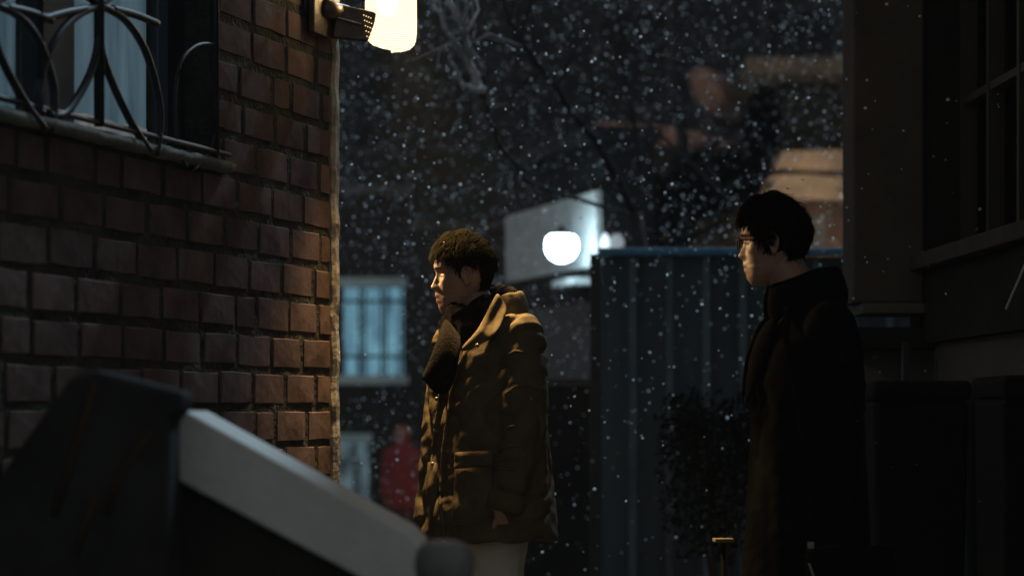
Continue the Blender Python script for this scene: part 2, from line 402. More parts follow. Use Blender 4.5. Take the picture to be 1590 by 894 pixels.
lo = bpy.data.objects.new('lantern_wash', L); COL.objects.link(lo); lo.parent = lamp; lo.location = Vector((LX, LY, ZB+.22))-Vector(lamp.location)

# shaded lamp on the hidden end wall of the brick house: its light falls past the corner on both men
el = thing('end_wall_lamp', 'shaded warm lamp on the hidden end wall of the brick house', 'lamp', (-1.38, 8.45, 2.35))
EL = Vector(el.location); aim = (Vector((-.10, 7.38, 1.72))-EL).normalized()
mb = MB(); qn = aim.to_track_quat('Z', 'Y').to_matrix()
mb.loft([[EL+qn@Vector((r*math.cos(2*PI*k/24), r*math.sin(2*PI*k/24), h)) for k in range(24)] for h, r in ((.07, .10), (0, .085), (-.06, .05), (-.09, .02))], closed=True)
mb.f.pop(-2) ; mb.m.pop(); mb.build('shade', M['lampmetal'], el, smooth=True)
mb = MB(); mb.tube([EL-aim*.09, EL+Vector((-.1, -.12, .1)), Vector((-1.45, 7.90, 2.40))], .014, 8); mb.build('arm', M['iron'], el)
L = bpy.data.lights.new('end_wall_light', 'SPOT'); L.energy = 400; L.color = (1, .66, .30); L.shadow_soft_size = .05; L.spot_size = math.radians(24); L.spot_blend = 1
lo = bpy.data.objects.new('end_wall_light', L); COL.objects.link(lo); lo.parent = el; lo.location = aim*.075
lo.rotation_euler = aim.to_track_quat('-Z', 'Y').to_euler()

# ---------------------------------------------------------------- people
def head_profile():
    px = [(690,489),(685.5,485),(682,480),(680.6,476),(680.4,472.5),(677.2,468.5),(676.8,466),(678.6,463),(675.4,460.5),(675.6,457.5),(676.2,453.5),(673.5,450.8),(669.4,448.6),(668.4,446),(669.8,442),(672.4,436.5),(675.2,430.5),(676.6,427),(676.2,422.5),(673.6,417),(673.2,412.5),(674.6,405),(677.5,396),(683,384),(693,373.5),(708,367)]
    return [((428-b)/483, (722-a)/483) for a, b in px]
HP = head_profile()[::1]
HW = [w for w, u in HP]; HU = [u for w, u in HP]
UB_W = [-.126, -.115, -.10, -.07, -.04, -.01, .01, .03, .06, .09, .115, .128]
UB_U = [.045, .066, .076, .083, .084, .082, .084, .091, .090, .072, .042, .0]
BK_W = [-.126, -.10, -.07, -.04, -.01, .03, .06, .09, .115, .128]
BK_U = [.02, .0, -.045, -.072, -.084, -.091, -.088, -.072, -.042, -.02]
WD_W = [-.126, -.115, -.095, -.07, -.04, -.01, .02, .06, .085, .105, .120, .128]
WD_B = [.010, .034, .050, .058, .065, .070, .074, .074, .066, .050, .028, .004]
def head_pt(w, t, off=0.0):
    ub = interp(w, UB_W, UB_U); bk = interp(w, BK_W, BK_U); b = interp(w, WD_W, WD_B)
    c = math.cos(t); s = math.sin(t); um = (ub+bk)*.5-.005 if w < -.07 else -.004
    um = min(um, ub-.004)
    y = b*math.copysign(abs(s)**.92, s)
    u = um+(ub-um)*abs(c)**.82 if c >= 0 else um+(bk-um)*abs(c)**.9
    if c > 0:
        uh = interp(w, HW, HU) if w > HW[0] else ub
        bump = uh-ub
        if w < -.055: sg = .02
        elif w < -.046: sg = .016
        elif w < -.030: sg = .0135
        elif w < .0: sg = .0095
        elif w < .018: sg = .013
        else: sg = .035
        ay = abs(y)
        u += bump*math.exp(-(ay/sg)**2)
        u -= .0075*math.exp(-((ay-.031)/.013)**2-((w-.004)/.0085)**2)
        u += .0042*math.exp(-((ay-.031)/.010)**2-((w-.001)/.005)**2)
        u += .004*math.exp(-((ay-.034)/.016)**2-((w-.021)/.006)**2)
        u += .005*math.exp(-((ay-.046)/.016)**2-((w+.022)/.016)**2)
        u += .0045*math.exp(-((ay-.0135)/.0055)**2-((w+.040)/.006)**2)
    k = 1+off/.085
    return Vector((um*(1-k)*.0+u*k, y*k, w*k if w > 0 else w))

class Person:
    pass
def make_person(name, label, origin, zfeet, headpos, yaw_body, yaw_head, sc=1.0, voxel=.004, headsc=1.0, arms=None, skin=None, cols=None, group=None, body_dz=0, lean=0):
    """origin = (x, y) under the torso; headpos = world point of the ear line; yaw: 0 faces -X, + turns to the camera."""
    p = Person()
    Fd = Vector((-math.cos(yaw_body), -math.sin(yaw_body), 0)); Ld = Vector((math.sin(yaw_body), -math.cos(yaw_body), 0))
    Fh = Vector((-math.cos(yaw_head), -math.sin(yaw_head), 0)); Lh = Vector((math.sin(yaw_head), -math.cos(yaw_head), 0))
    O = Vector((origin[0], origin[1], 0))
    p.B = lambda f, l, z: O+Fd*f+Ld*l+Vector((0, 0, z)); p.Fd, p.Ld, p.Fh, p.Lh = Fd, Ld, Fh, Lh
    HPOS = Vector(headpos)
    p.Hd = lambda v: HPOS+(Fh*v[0]+Lh*v[1]+Vector((0, 0, v[2])))*headsc
    mb = MB(); NT = 72; rings = []
    ww = list(np.linspace(-.126, .128, 110))
    for w in ww: rings.append([p.Hd(head_pt(w, 2*PI*k/NT)) for k in range(NT)])
    mb.loft(rings)
    for sg in (-1, 1):   # ears
        cy = sg*.072; R = Matrix((Fh, Lh, Vector((0, 0, 1)))).transposed()
        T = R@Matrix.Rotation(math.radians(-22*sg), 3, 'Z')@Matrix.Rotation(math.radians(8), 3, 'Y')
        c = p.Hd((-.006, cy+sg*.006, -.004))
        mb.ell(c, (.016, .005, .029), T, 18, 10)
        pts = []
        for k in range(15):
            a = -.9+k*4.6/14
            pts.append(c+T@Vector((.0165*math.cos(a)*(1 if math.sin(a) > 0 else .7), sg*.006, .030*math.sin(a))))
        mb.tube(pts, .0036, 8)
        mb.ell(c+T@Vector((.004, sg*.003, -.026)), (.008, .005, .009), T, 12, 8)
    nb = p.Hd((-.02, 0, -.06)); nt_ = p.B(-.025, 0, zfeet+1.47*sc)
    mb.caps(nb, nt_, .056*sc, .066*sc, 24)
    def ring(f, a, b, z, n=32): return [p.B(f+a*math.cos(2*PI*k/n), b*math.sin(2*PI*k/n), z) for k in range(n)]
    zz = lambda v: zfeet+v*sc
    mb.loft([ring(-.02, .05, .06, zz(1.51)), ring(-.02, .08, .13, zz(1.47)), ring(-.01, .105, .175, zz(1.40)), ring(0, .115, .17, zz(1.28)), ring(0, .10, .145, zz(1.10)), ring(0, .11, .16, zz(.95)), ring(0, .10, .16, zz(.86)), ring(0, .06, .1, zz(.80))][::-1])
    p.arms = arms
    for sg, (sh, el, wr) in arms.items():
        mb.caps(sh, el, .052*sc, .042*sc); mb.caps(el, wr, .040*sc, .027*sc)
        # hand: palm, four curled fingers, thumb
        sh, el, wr = Vector(sh), Vector(el), Vector(wr)
        d = (wr-el).normalized(); d = (d+Vector((0, 0, -1.2))).normalized()
        fw = (Fd-Fd.dot(d)*d).normalized(); inn = d.cross(fw)*(1 if d.cross(fw).dot(Ld)*sg < 0 else -1)
        pc = wr+d*.045*sc
        R = Matrix((fw, inn, d)).transposed()
        mb.ell(pc, (.040*sc, .016*sc, .05*sc), R, 16, 10)
        for k, (of, ln) in enumerate(((.030, .070), (.010, .080), (-.010, .074), (-.029, .058))):
            a = pc+fw*of*sc+d*.036*sc; b = a+(d*.9+inn*.25)*ln*.45*sc; c_ = b+(d*.75+inn*.65)*ln*.33*sc; e_ = c_+(d*.35+inn*.9)*ln*.28*sc
            mb.caps(a, b, .0092*sc, .0086*sc, 10); mb.caps(b, c_, .0086*sc, .0078*sc, 10); mb.caps(c_, e_, .0078*sc, .0066*sc, 10)
        a = pc-d*.02*sc+fw*.03*sc; b = a+(fw*.8+d*.6+inn*.4).normalized()*.036*sc; c_ = b+(fw*.25+d*.9+inn*.4).normalized()*.028*sc
        mb.caps(a, b, .013*sc, .0105*sc, 10); mb.caps(b, c_, .0105*sc, .008*sc, 10)
    for sg in (-1, 1):
        st = .06*sg
        hip, kn, an = p.B(0, sg*.085, zz(.88)), p.B(.015+st*.4, sg*.095, zz(.47)), p.B(-.01+st, sg*.095, zz(.09))
        mb.caps(hip, kn, .082*sc, .055*sc); mb.caps(kn, an, .052*sc, .035*sc)
        mb.caps(an, an+Fd*.13*sc+Vector((0, 0, -.045*sc)), .035*sc, .028*sc)
    ob = mb.build(name, [skin, cols['lip']])
    bake(ob, voxel, 1)
    tag(ob, label, 'person', group)
    me = ob.data
    for f in me.polygons:
        v = (f.center-HPOS)/headsc; u, y, w = v.dot(Fh), v.dot(Lh), v.z
        if u > .07 and abs(y) < .024 and -.083 < w < -.063 and abs(w+.073) < .0095*(1-(y/.024)**2)+.001: f.material_index = 1
    # re-seat mesh on an origin at the feet
    T = Vector((O.x, O.y, zfeet)); me.transform(Matrix.Translation(-T)); ob.location = T
    p.ob = ob; p.zz = zz
    # brows, lashes, eyes
    for sg in (-1, 1):
        mb = MB()
        def on(w, y, off):   # point on the face at lateral y
            lo_, hi_ = 0, PI/2
            for _ in range(24):
                md = (lo_+hi_)/2
                if abs(head_pt(w, md).y) < abs(y): lo_ = md
                else: hi_ = md
            q = head_pt(w, lo_*(1 if y > 0 else -1)); q.x += off; return p.Hd(q)
        mb.tube([on(.019+.004*math.sin(k/6*PI), sg*(.014+.006*k), .0012) for k in range(7)], [.001, .0024, .0028, .0028, .0024, .0018, .0006], 6, .6)
        mb.build('eyebrow', cols['hair'], ob)
        mb = MB(); mb.tube([on(-.0005-.003*math.sin(k/6*PI), sg*(.018+.0042*k), .0022) for k in range(7)], [.0004, .0012, .0015, .0016, .0015, .0013, .0005], 6, .7)
        mb.build('eyelash', cols['hair'], ob)
    return p

def hair(p, matl, hairline, length, lift, count, width, seed, forward, capoff=.007, fringe=0):
    r = random.Random(seed)
    NT = 64; WS = np.linspace(-.075, .128, 46); mb = MB(); idx = {}
    for i, w in enumerate(WS):
        for k in range(NT):
            t = -PI+2*PI*k/NT
            q = head_pt(w, t, capoff)
            idx[i, k] = len(mb.v); mb.v.append(tuple(p.Hd(q)))
    for i in range(len(WS)-1):
        for k in range(NT):
            t = -PI+2*PI*(k+.5)/NT
            if WS[i] > hairline(abs(t))+.004: mb.f.append((idx[i, k], idx[i, (k+1)%NT], idx[i+1, (k+1)%NT], idx[i+1, k])); mb.m.append(0)
    mb.f.append(tuple(idx[len(WS)-1, k] for k in range(NT))); mb.m.append(0)
    n = 0
    while n < count:
        # uniform-ish over the scalp
        z = r.uniform(-.5, 1); w = .128*math.sin(z*PI/2) if z > 0 else -.075*(-z/.5)
        t = r.uniform(-PI, PI)
        if w < hairline(abs(t))+r.uniform(-.004, .004): continue
        n += 1
        q = head_pt(w, t, capoff*.8); c = Vector((0, 0, .03)); nn = (q-c).normalized()
        topness = max(0, min(1, (w-.055)/.05)); front = max(0, math.cos(t))
        fl = Vector((forward*topness+(.25 if front > .3 else -.25)*(1-topness), 0.25*math.copysign(1, math.sin(t))*(topness*.6), -1*(1-topness)-.18*topness))
        if topness > .3 and front < -.2: fl = Vector((-.25+forward*.4, 0, -.5))
        fl += Vector((r.gauss(0, .42), r.gauss(0, .42), r.gauss(0, .25))); fl -= nn*fl.dot(nn)*.9; fl.normalize()
        Ln = length(w, abs(t))*r.uniform(.65, 1.2); lf = lift(w, abs(t))*r.uniform(.2, 1.25)
        side = fl.cross(nn).normalized(); pts = []
        cv = r.uniform(-.3, .3)
        for k in range(5):
            s = k/4; a = q+fl*Ln*s+nn*(lf*math.sin(s*PI*.62))-nn*(Ln*Ln*s*s*4.2)+side*cv*Ln*s*s
            pts.append((a, width*(1-s**1.6)*.5+.0002))
        vs = []
        for a, wd in pts: vs += [p.Hd(a-side*wd), p.Hd(a+nn*wd*.7), p.Hd(a+side*wd)]
        fs = []
        for k in range(4): b = k*3; fs += [(b, b+1, b+4, b+3), (b+1, b+2, b+5, b+4)]
        mb.add(vs, fs)
    return mb.build('hair', matl, p.ob, smooth=True)

def garment(p, name, rings, arms, matl, voxel, fn, parent, sr=None):
    mb = MB()
    def ring(z, f, a, b, n=40):
        out = []
        for k in range(n):
            t = 2*PI*k/n; c, s = math.cos(t), math.sin(t)
            out.append(p.B(f+a*math.copysign(abs(c)**.86, c), b*math.copysign(abs(s)**.86, s), z))
        return out
    mb.loft([ring(*r) for r in rings])
    for pts, rad in arms:
        for i in range(len(pts)-1): mb.caps(pts[i], pts[i+1], rad[i], rad[i+1], 20)
    o = mb.build(name, matl, parent); bake(o, voxel, 3)
    if fn: displace(o, fn)
    return o

def cloth_fn(amp, seed, sz=(7, 7, 15), baffle=0.0, bstep=.12):
    def fn(q, nrm):
        v = Vector((q.x*sz[0]+seed, q.y*sz[1], q.z*sz[2]))
        a = noise.noise(v+Vector((0, 0, noise.noise(v*.5)*1.6)))
        b = noise.noise(Vector((q.x*22+seed, q.y*22, q.z*34)))
        r = (1-abs(a)*2.2); d = -amp*max(0, r)**2.2+amp*.35*b
        if baffle:
            ph = (q.z+.02*noise.noise(Vector((q.x*5, q.y*5, seed))))/bstep; fr = abs((ph%1)-.5)*2
            d -= baffle*max(0, fr-.72)/.28
        return d
    return fn

hairA = mat('hair_black', (.010, .0088, .005), .5, spec=.10, var=.3, scale=60); hairB = mat('hair_dark', (.009, .008, .007), .8, spec=.1)
skinA = mat('skin_warm', (.42, .25, .17), .5, var=.12, scale=20, bump=.1, bscale=200); skinA.node_tree.nodes['Principled BSDF'].inputs['Subsurface Weight'].default_value = .12
skinA.node_tree.nodes['Principled BSDF'].inputs['Subsurface Radius'].default_value = (.02, .007, .004)
lip = mat('lip', (.30, .12, .09), .45)
brown = mat('parka_canvas', (.132, .106, .066), .78, col2=(.096, .076, .046), scale=12, bump=.55, bscale=22, spec=.15)
scarfm = mat('scarf_wool', (.014, .011, .009), .95, var=.4, scale=30, bump=.6, bscale=120, sheen=.03, spec=.1)
grayt = mat('trouser_grey', (.66, .65, .57), .85, var=.15, scale=8, bump=.2, bscale=90)
shoe = mat('shoe_black', (.02, .02, .02), .5)
coatB = mat('coat_black', (.0085, .0088, .0082), .85, var=.2, bump=.2, bscale=120, spec=.05)
trB = mat('trouser_black', (.018, .018, .02), .9)
COLA = dict(lip=lip, hair=hairA); COLB = dict(lip=lip, hair=hairB)

def trousers(p, matl, sc=1.0, vox=.01, r0=.105, r1=.085, r2=.075, seed=1):
    mb = MB(); zz = p.zz
    for sg in (-1, 1):
        st = .06*sg
        hip, kn, an = p.B(0, sg*.09, zz(.88)), p.B(.01+st*.4, sg*.1, zz(.47)), p.B(-.015+st, sg*.1, zz(.12))
        mb.caps(hip, kn, r0*sc, r1*sc); mb.caps(kn, an, r1*sc, r2*sc)
    mb.caps(p.B(0, -.06, zz(.92)), p.B(0, .06, zz(.92)), .12*sc, .12*sc)
    o = mb.build('trousers', matl, p.ob); bake(o, vox, 3); displace(o, cloth_fn(.008, seed, (9, 9, 8))); return o
def shoes(p, sc=1.0):
    for sg in (-1, 1):
        st = .06*sg; a = p.B(-.02+st, sg*.098, p.zz(.05)); mb = MB()
        R = Matrix((p.Fd, p.Ld, Vector((0, 0, 1)))).transposed()
        mb.ell(a+p.Fd*.06*sc, (.14*sc, .05*sc, .05*sc), R, 20, 10); mb.ell(a+p.Fd*(-.02*sc)+Vector((0, 0, .04*sc)), (.06*sc, .048*sc, .07*sc), R, 16, 10)
        z0 = p.zz(0)+.003
        mb.v = [(x, y, max(z, z0)) for x, y, z in mb.v]
        mb.build('shoe', shoe, p.ob, smooth=True)

# --- man in the brown parka
YA = 7.45; SA = F/YA
ox = (752-795)/SA; yaw = math.radians(30)
Fd = Vector((-math.cos(yaw), -math.sin(yaw), 0)); Ld = Vector((math.sin(yaw), -math.cos(yaw), 0)); OA = Vector((ox, YA, 0))
def BA(f, l, z): return OA+Fd*f+Ld*l+Vector((0, 0, z))
arA = {1: (BA(-.015, .195, 1.455), P(813, 655, YA-.22), P(786, 770, YA-.24)), -1: (BA(-.015, -.195, 1.455), BA(-.03, -.26, 1.2), BA(.06, -.20, .96))}
A = make_person('person', 'man in a brown padded parka and dark scarf, head bare, facing left', (ox, YA), 0, (( 722-795)/SA, YA, H+(640-428)/SA), yaw, math.radians(2), arms=arA, skin=skinA, cols=COLA, voxel=.0036)
def hlA(t):
    d = math.degrees(t); return interp(d, [0, 25, 45, 60, 72, 80, 92, 100, 112, 125, 180], [.058, .060, .062, .045, .012, -.004, -.002, .030, .034, -.045, -.055])
hair(A, hairA, hlA, lambda w, t: .045 if w > .07 else (.032 if w > .03 else .014), lambda w, t: .013 if w > .06 else (.009 if w > .03 else .003), 5600, .0034, 3, .9, capoff=.005)
jr = [(.822, -.005, .200, .262), (.84, 0, .207, .272), (.95, 0, .198, .268), (1.08, 0, .185, .258), (1.2, 0, .176, .252), (1.32, 0, .168, .248), (1.42, -.005, .152, .228), (1.48, -.012, .125, .185), (1.525, -.02, .095, .125), (1.55, -.02, .08, .09)]
sl = lambda sg: [arA[sg][0], arA[sg][1], arA[sg][2]]
jf = cloth_fn(.013, 3.3, (6, 6, 8), .0, .135)
def jfn(q, nrm):
    d = jf(q, nrm)
    f = (q-OA).dot(Fd); l = (q-OA).dot(Ld)
    if f > .05 and q.z < 1.5: d -= .012*math.exp(-((l-.015)/.010)**2)
    return d
jac = garment(A, 'parka', jr, [(sl(1), [.092, .077, .064]), (sl(-1), [.092, .078, .064]), ([BA(-.02, -.16, 1.46), BA(-.02, .16, 1.46)], [.075, .075])], brown, .006, jfn, A.ob)
def bvh_of(o):
    w = wloc(o); return BVHTree.FromPolygons([v.co+w for v in o.data.vertices], [tuple(f.vertices) for f in o.data.polygons])
bj = bvh_of(jac); CAM = Vector((0, 0, H))
def onb(bv, px, py, back=0.0, deflt=7.3):
    d = (P(px, py, 10)-CAM).normalized(); h = bv.ray_cast(CAM, d)
    if h[0] is None: return P(px, py, deflt)
    return h[0]-d*back
# collar: a standing ring, wide open at the throat, its near wing folded over
cl = MB(); n = 30; lowr = []; mid = []; top = []
rr_ = []
for k in range(n+1):
    a = math.radians(48)+math.radians(264)*k/n   # 0 = front, goes over his left (near) side, back, right
    c, s = math.cos(a), math.sin(a)
    near = max(0, s); bk = max(0, -c); fr = max(0, c)
    B0 = A.B(-.02+.115*c, .135*s, 1.485-.055*fr+.02*bk)
    B1 = A.B(-.02+.128*c, .148*s, 1.545-.045*fr+.025*bk)
    B2 = A.B(-.015+.112*c, .120*s, 1.600-.055*fr+.018*bk+.01*near)
    B3 = A.B(-.015+.102*c, .108*s, 1.604-.055*fr+.018*bk+.01*near)
    B4 = A.B(-.02+.095*c, .105*s, 1.50-.05*fr)
    jn = .006*noise.noise(Vector((k*.5, 1, 2)))
    rr_.append([B0, B1+Vector((jn, jn, 0)), B2+Vector((0, 0, jn*1.5)), B3, B4])
cl.loft(rr_); cl.build('collar', brown, A.ob, smooth=True, sub=2)
# near lapel wing folded out over the chest
lw_ = MB(); grid = []
up_ = [(772, 452), (764, 470), (752, 492), (742, 512), (728, 528), (716, 541)]
dn_ = [(790, 478), (782, 498), (774, 516), (762, 528), (746, 534), (720, 547)]
for (a, b), (c, d) in zip(up_, dn_):
    q0, q1 = onb(bj, c, d, .022, 7.25), onb(bj, (a+c)/2, (b+d)/2, .04, 7.27)
    q2 = P(a, b, q1.y+.015)
    grid.append([q2, (q2+q1)/2+Vector((0, -.012, 0)), q1, q0])
lw_.loft(grid, closed=False); lw_.build('collar_wing', brown, A.ob, smooth=True, solid=.012, sub=2)
# plackets and buttons
def strip(bv, pts, w, back, name, matl, par, rad=.004, close=False):
    mb = MB(); q = [onb(bv, a, b, back) for a, b in pts]; mb.tube(q, rad, 8); return mb.build(name, matl, par, smooth=True)
def strip_smooth(pts, k=5):
    out = []
    for i in range(len(pts)-1):
        for j in range(k): t = j/k; out.append((pts[i][0]*(1-t)+pts[i+1][0]*t, pts[i][1]*(1-t)+pts[i+1][1]*t))
    out.append(pts[-1]); return out
strip(bj, strip_smooth([(724, 545), (712, 570), (703, 600), (697, 640), (690, 690), (686, 740), (684, 790), (690, 830)]), 0, .004, 'placket', brown, A.ob, .0075)
strip(bj, strip_smooth([(684, 606), (678, 650), (672, 700), (668, 760), (668, 828)]), 0, .003, 'placket', brown, A.ob, .006)
for a, b in ((741, 536), (678, 619), (676, 668), (672, 720), (670, 775)):
    mb = MB(); mb.ell(onb(bj, a, b, .048 if b < 560 else .010), (.0065, .004, .0065), nu=12, nv=6); mb.build('snap_button', M['steel'], A.ob, smooth=True)
# patch pockets with flaps
def patch(bv, quad, back, name, matl, par, puff=.018, n=10):
    mb = MB(); rings = []
    (ax, ay), (bx, by), (cx, cy), (dx, dy) = quad
    for i in range(n+1):
        t = i/n; row = []
        for k in range(n+1):
            s = k/n; x = (ax*(1-s)+bx*s)*(1-t)+(dx*(1-s)+cx*s)*t; y = (ay*(1-s)+by*s)*(1-t)+(dy*(1-s)+cy*s)*t
            e = min(s, 1-s, t, 1-t); h = puff*min(1, e*5)**.6
            row.append(onb(bv, x, y, back+h-.004+.004*noise.noise(Vector((x*.08, y*.08, 1)))))
        rings.append(row)
    mb.loft(rings, closed=False); return mb.build(name, matl, par, smooth=True, solid=.004, sub=1)
pk = patch(bj, [(706, 716), (764, 712), (764, 812), (700, 818)], .004, 'pocket', brown, A.ob, .022)
patch(bj, [(706, 702), (766, 698), (766, 722), (704, 728)], .024, 'pocket_flap', brown, pk, .014)
pk = patch(bj, [(664, 716), (682, 718), (680, 808), (660, 800)], .004, 'pocket', brown, A.ob, .014)
# sleeve creases: loose rolls of cloth above elbow and wrist
for pts in ([(776, 703), (784, 694), (800, 690), (815, 694), (818, 702)], [(770, 718), (782, 712), (800, 712), (812, 718)], [(766, 728), (778, 726), (794, 728), (806, 722)], [(781, 672), (792, 662), (806, 660)], [(783, 612), (800, 600), (818, 598), (836, 606)], [(785, 552), (800, 545), (820, 548)]):
    mb = MB(); q = [onb(bj, a, b, .001) for a, b in strip_smooth(pts, 4)]; m_ = len(q)
    mb.tube(q, [0.001+.0045*math.sin(PI*i/(m_-1)) for i in range(m_)], 10)
    mb.build('sleeve_fold', brown, A.ob, smooth=True)
mb = MB(); w0 = arA[1][2]; dd = (arA[1][2]-arA[1][1]).normalized()
mb.tube([w0-dd*.01, w0+dd*.02, w0+dd*.045, w0+dd*.05], [.062, .066, .06, .04], 24); mb.build('cuff', brown, A.ob, smooth=True)
# scarf
sc = MB()
for (dz, rr, th, tilt, of) in ((0, .098, .036, .30, 0), (.034, .086, .030, .38, .006), (-.035, .105, .038, .22, .0)):
    pts = []; rs = []
    for k in range(41):
        a = 2*PI*k/40; c, s = math.cos(a), math.sin(a)
        pts.append(A.B(.005+of+rr*c*1.02, rr*s, 1.545+dz-tilt*rr*c+.006*math.sin(3*a+dz*80))); rs.append(th*(1+.12*math.sin(5*a+dz*60)))
    sc.tube(pts, rs, 14, 1.15)
so = sc.build('scarf', scarfm, A.ob); bake(so, .007, 2); displace(so, cloth_fn(.010, 9, (14, 14, 24)))
sc = MB(); rows = []
for (a, b, c, d, Yt) in ((690, 492, 716, 520, 7.30), (681, 520, 716, 548, 7.22), (672, 548, 706, 590, 7.20), (662, 570, 695, 620, 7.21), (654, 590, 672, 604, 7.24)):
    q0, q3 = P(a, b, Yt+.05), P(c, d, Yt)
    rows.append([q0, q0*.66+q3*.34+Vector((0, -.025, .008)), q0*.33+q3*.67+Vector((0, -.012, -.004)), q3])
sc.loft(rows, closed=False); sc.build('scarf_tail', scarfm, A.ob, smooth=True, solid=.02, sub=2)
trousers(A, grayt, seed=4); shoes(A)

# --- man with glasses in the black coat
YB = 6.6; SB = F/YB; oxB = (1247-795)/SB; yawB = math.radians(6)
FdB = Vector((-math.cos(yawB), -math.sin(yawB), 0)); LdB = Vector((math.sin(yawB), -math.cos(yawB), 0)); OB = Vector((oxB, YB, 0))
def BB(f, l, z): return OB+FdB*f+LdB*l+Vector((0, 0, z))
arB = {1: (BB(-.03, .2, 1.46), BB(-.05, .235, 1.17), BB(.0, .165, .99)), -1: (BB(-.03, -.2, 1.46), BB(-.05, -.235, 1.17), BB(.0, -.165, .99))}
B = make_person('person', 'man with glasses in a long black coat, facing left at the right', (oxB, YB), 0, ((1204-795)/SB, YB, H+(640-377)/SB), yawB, math.radians(-13), arms=arB, skin=skinA, cols=COLB, voxel=.004, headsc=.965, sc=1.02)
def hlB(t):
    d = math.degrees(t); return interp(d, [0, 25, 45, 60, 72, 80, 92, 104, 118, 130, 180], [.050, .050, .050, .030, .0, -.022, -.018, -.004, -.02, -.06, -.068])
hair(B, hairB, hlB, lambda w, t: (.034 if t < .9 and w < .09 else .055) if w > .06 else ((.028 if t < .9 else .045) if w > .0 else .028), lambda w, t: .013 if w > .05 else (.012 if w > .0 else .008), 5200, .0042, 5, .75, capoff=.009)
cf = cloth_fn(.010, 7.1, (6, 6, 4))
coat = garment(B, 'coat', [(.42, 0, .19, .26), (.6, 0, .18, .255), (.9, -.005, .165, .245), (1.1, -.01, .155, .235), (1.3, -.01, .155, .235), (1.42, -.015, .145, .215), (1.5, -.025, .115, .17), (1.545, -.03, .085, .11), (1.575, -.03, .075, .08)],
    [([arB[s][0], arB[s][1], arB[s][2]], [.084, .068, .056]) for s in (1, -1)]+[([BB(-.03, -.16, 1.475), BB(-.03, .16, 1.475)], [.062, .062])], coatB, .008, lambda q, n_: cf(q, n_), B.ob)
cl = MB(); rr_ = []
for k in range(25):
    a = math.radians(8)+math.radians(344)*k/24; c, s = math.cos(a), math.sin(a); fr = max(0, c); bk = max(0, -c)
    rr_.append([B.B(-.02+.10*c, .12*s, 1.50-.07*fr+.02*bk), B.B(-.02+(.118+.03*fr)*c, .13*s, 1.54-.04*fr+.03*bk), B.B(-.012+(.090+.032*fr)*c, .096*s, 1.64-.045*fr+.01*bk), B.B(-.012+(.082+.03*fr)*c, .086*s, 1.64-.047*fr+.01*bk), B.B(-.02+.08*c, .09*s, 1.5)])
cl.loft(rr_); cl.build('collar', coatB, B.ob, smooth=True, sub=1)
for sg in (-1, 1):   # lapels
    mb = MB(); mb.loft([[B.B(.075, sg*.08, 1.51), B.B(.11, sg*.05, 1.50), B.B(.13, sg*.015, 1.46)], [B.B(.12, sg*.12, 1.42), B.B(.155, sg*.08, 1.41), B.B(.165, sg*.015, 1.38)], [B.B(.165, sg*.05, 1.25), B.B(.17, sg*.03, 1.25), B.B(.172, sg*.01, 1.24)]], closed=False)
    mb.build('lapel', coatB, B.ob, smooth=True, solid=.01, sub=1)
trousers(B, trB, 1.0, .014, seed=8); shoes(B)
# glasses: two rims, bridge, temples, lenses
gf = mat('spectacle_frame', (.012, .01, .01), .25)
gls = MB()
def rim(sg):
    out = []
    for k in range(29):
        a = 2*PI*k/28; out.append(B.Hd((.108-.006*abs(math.cos(a)) if False else .106, sg*.033+.0235*math.cos(a)*(1.0), -.004+.019*math.sin(a))))
    return out
for sg in (-1, 1): gls.tube(rim(sg), .0021, 8)
gls.tube([B.Hd((.106, -.0095, .002)), B.Hd((.111, 0, .005)), B.Hd((.106, .0095, .002))], .002, 6)
for sg in (-1, 1): gls.tube([B.Hd((.106, sg*.056, .006)), B.Hd((.1, sg*.069, .006)), B.Hd((.05, sg*.074, .004)), B.Hd((-.004, sg*.077, .002)), B.Hd((-.025, sg*.075, -.015))], .0024, 6)
go = gls.build('glasses', gf, B.ob, smooth=True)
for sg in (-1, 1):
    mb = MB(); r_ = rim(sg)[:-1]; mb.add(r_, [tuple(range(len(r_)))]); mb.build('lens', gp, go)

# --- shoulder bag at his hip
bagp = BB(-.05, .335, .74)
bag = thing('shoulder_bag', 'black shoulder bag with pale buckle at the hip of the man with glasses', 'bag', (bagp.x, bagp.y, .66))
mb = MB(); mb.box(bagp, (.24, .09, .26), -yawB); mb.build('body', coatB, bag, bevel=.03)
mb = MB(); mb.box(bagp+Vector((0, -.052, .06)), (.22, .014, .14)); fl = mb.build('flap', coatB, bag, bevel=.005)
bpos = P(1259, 846, bagp.y-.066)
mb = MB(); mb.box(bpos, (.018, .006, .018)); mb.build('buckle', M['steel'], bag, bevel=.002)
mb = MB(); mb.tube([P(1256, 874, bagp.y-.064), P(1262, 890, bagp.y-.064), P(1268, 910, bagp.y-.06)], .004, 6, .5); mb.build('strap_end', M['pipe'], bag)
mb = MB(); mb.tube([BB(-.10, .33, .86), BB(-.09, .31, 1.2), BB(-.06, .2, 1.545), BB(.03, .06, 1.57)], .012, 8, .4); mb.tube([BB(.04, .33, .86), BB(.07, .3, 1.15), BB(.09, .17, 1.45), BB(.05, .06, 1.55)], .012, 8, .4); mb.build('strap', coatB, bag)

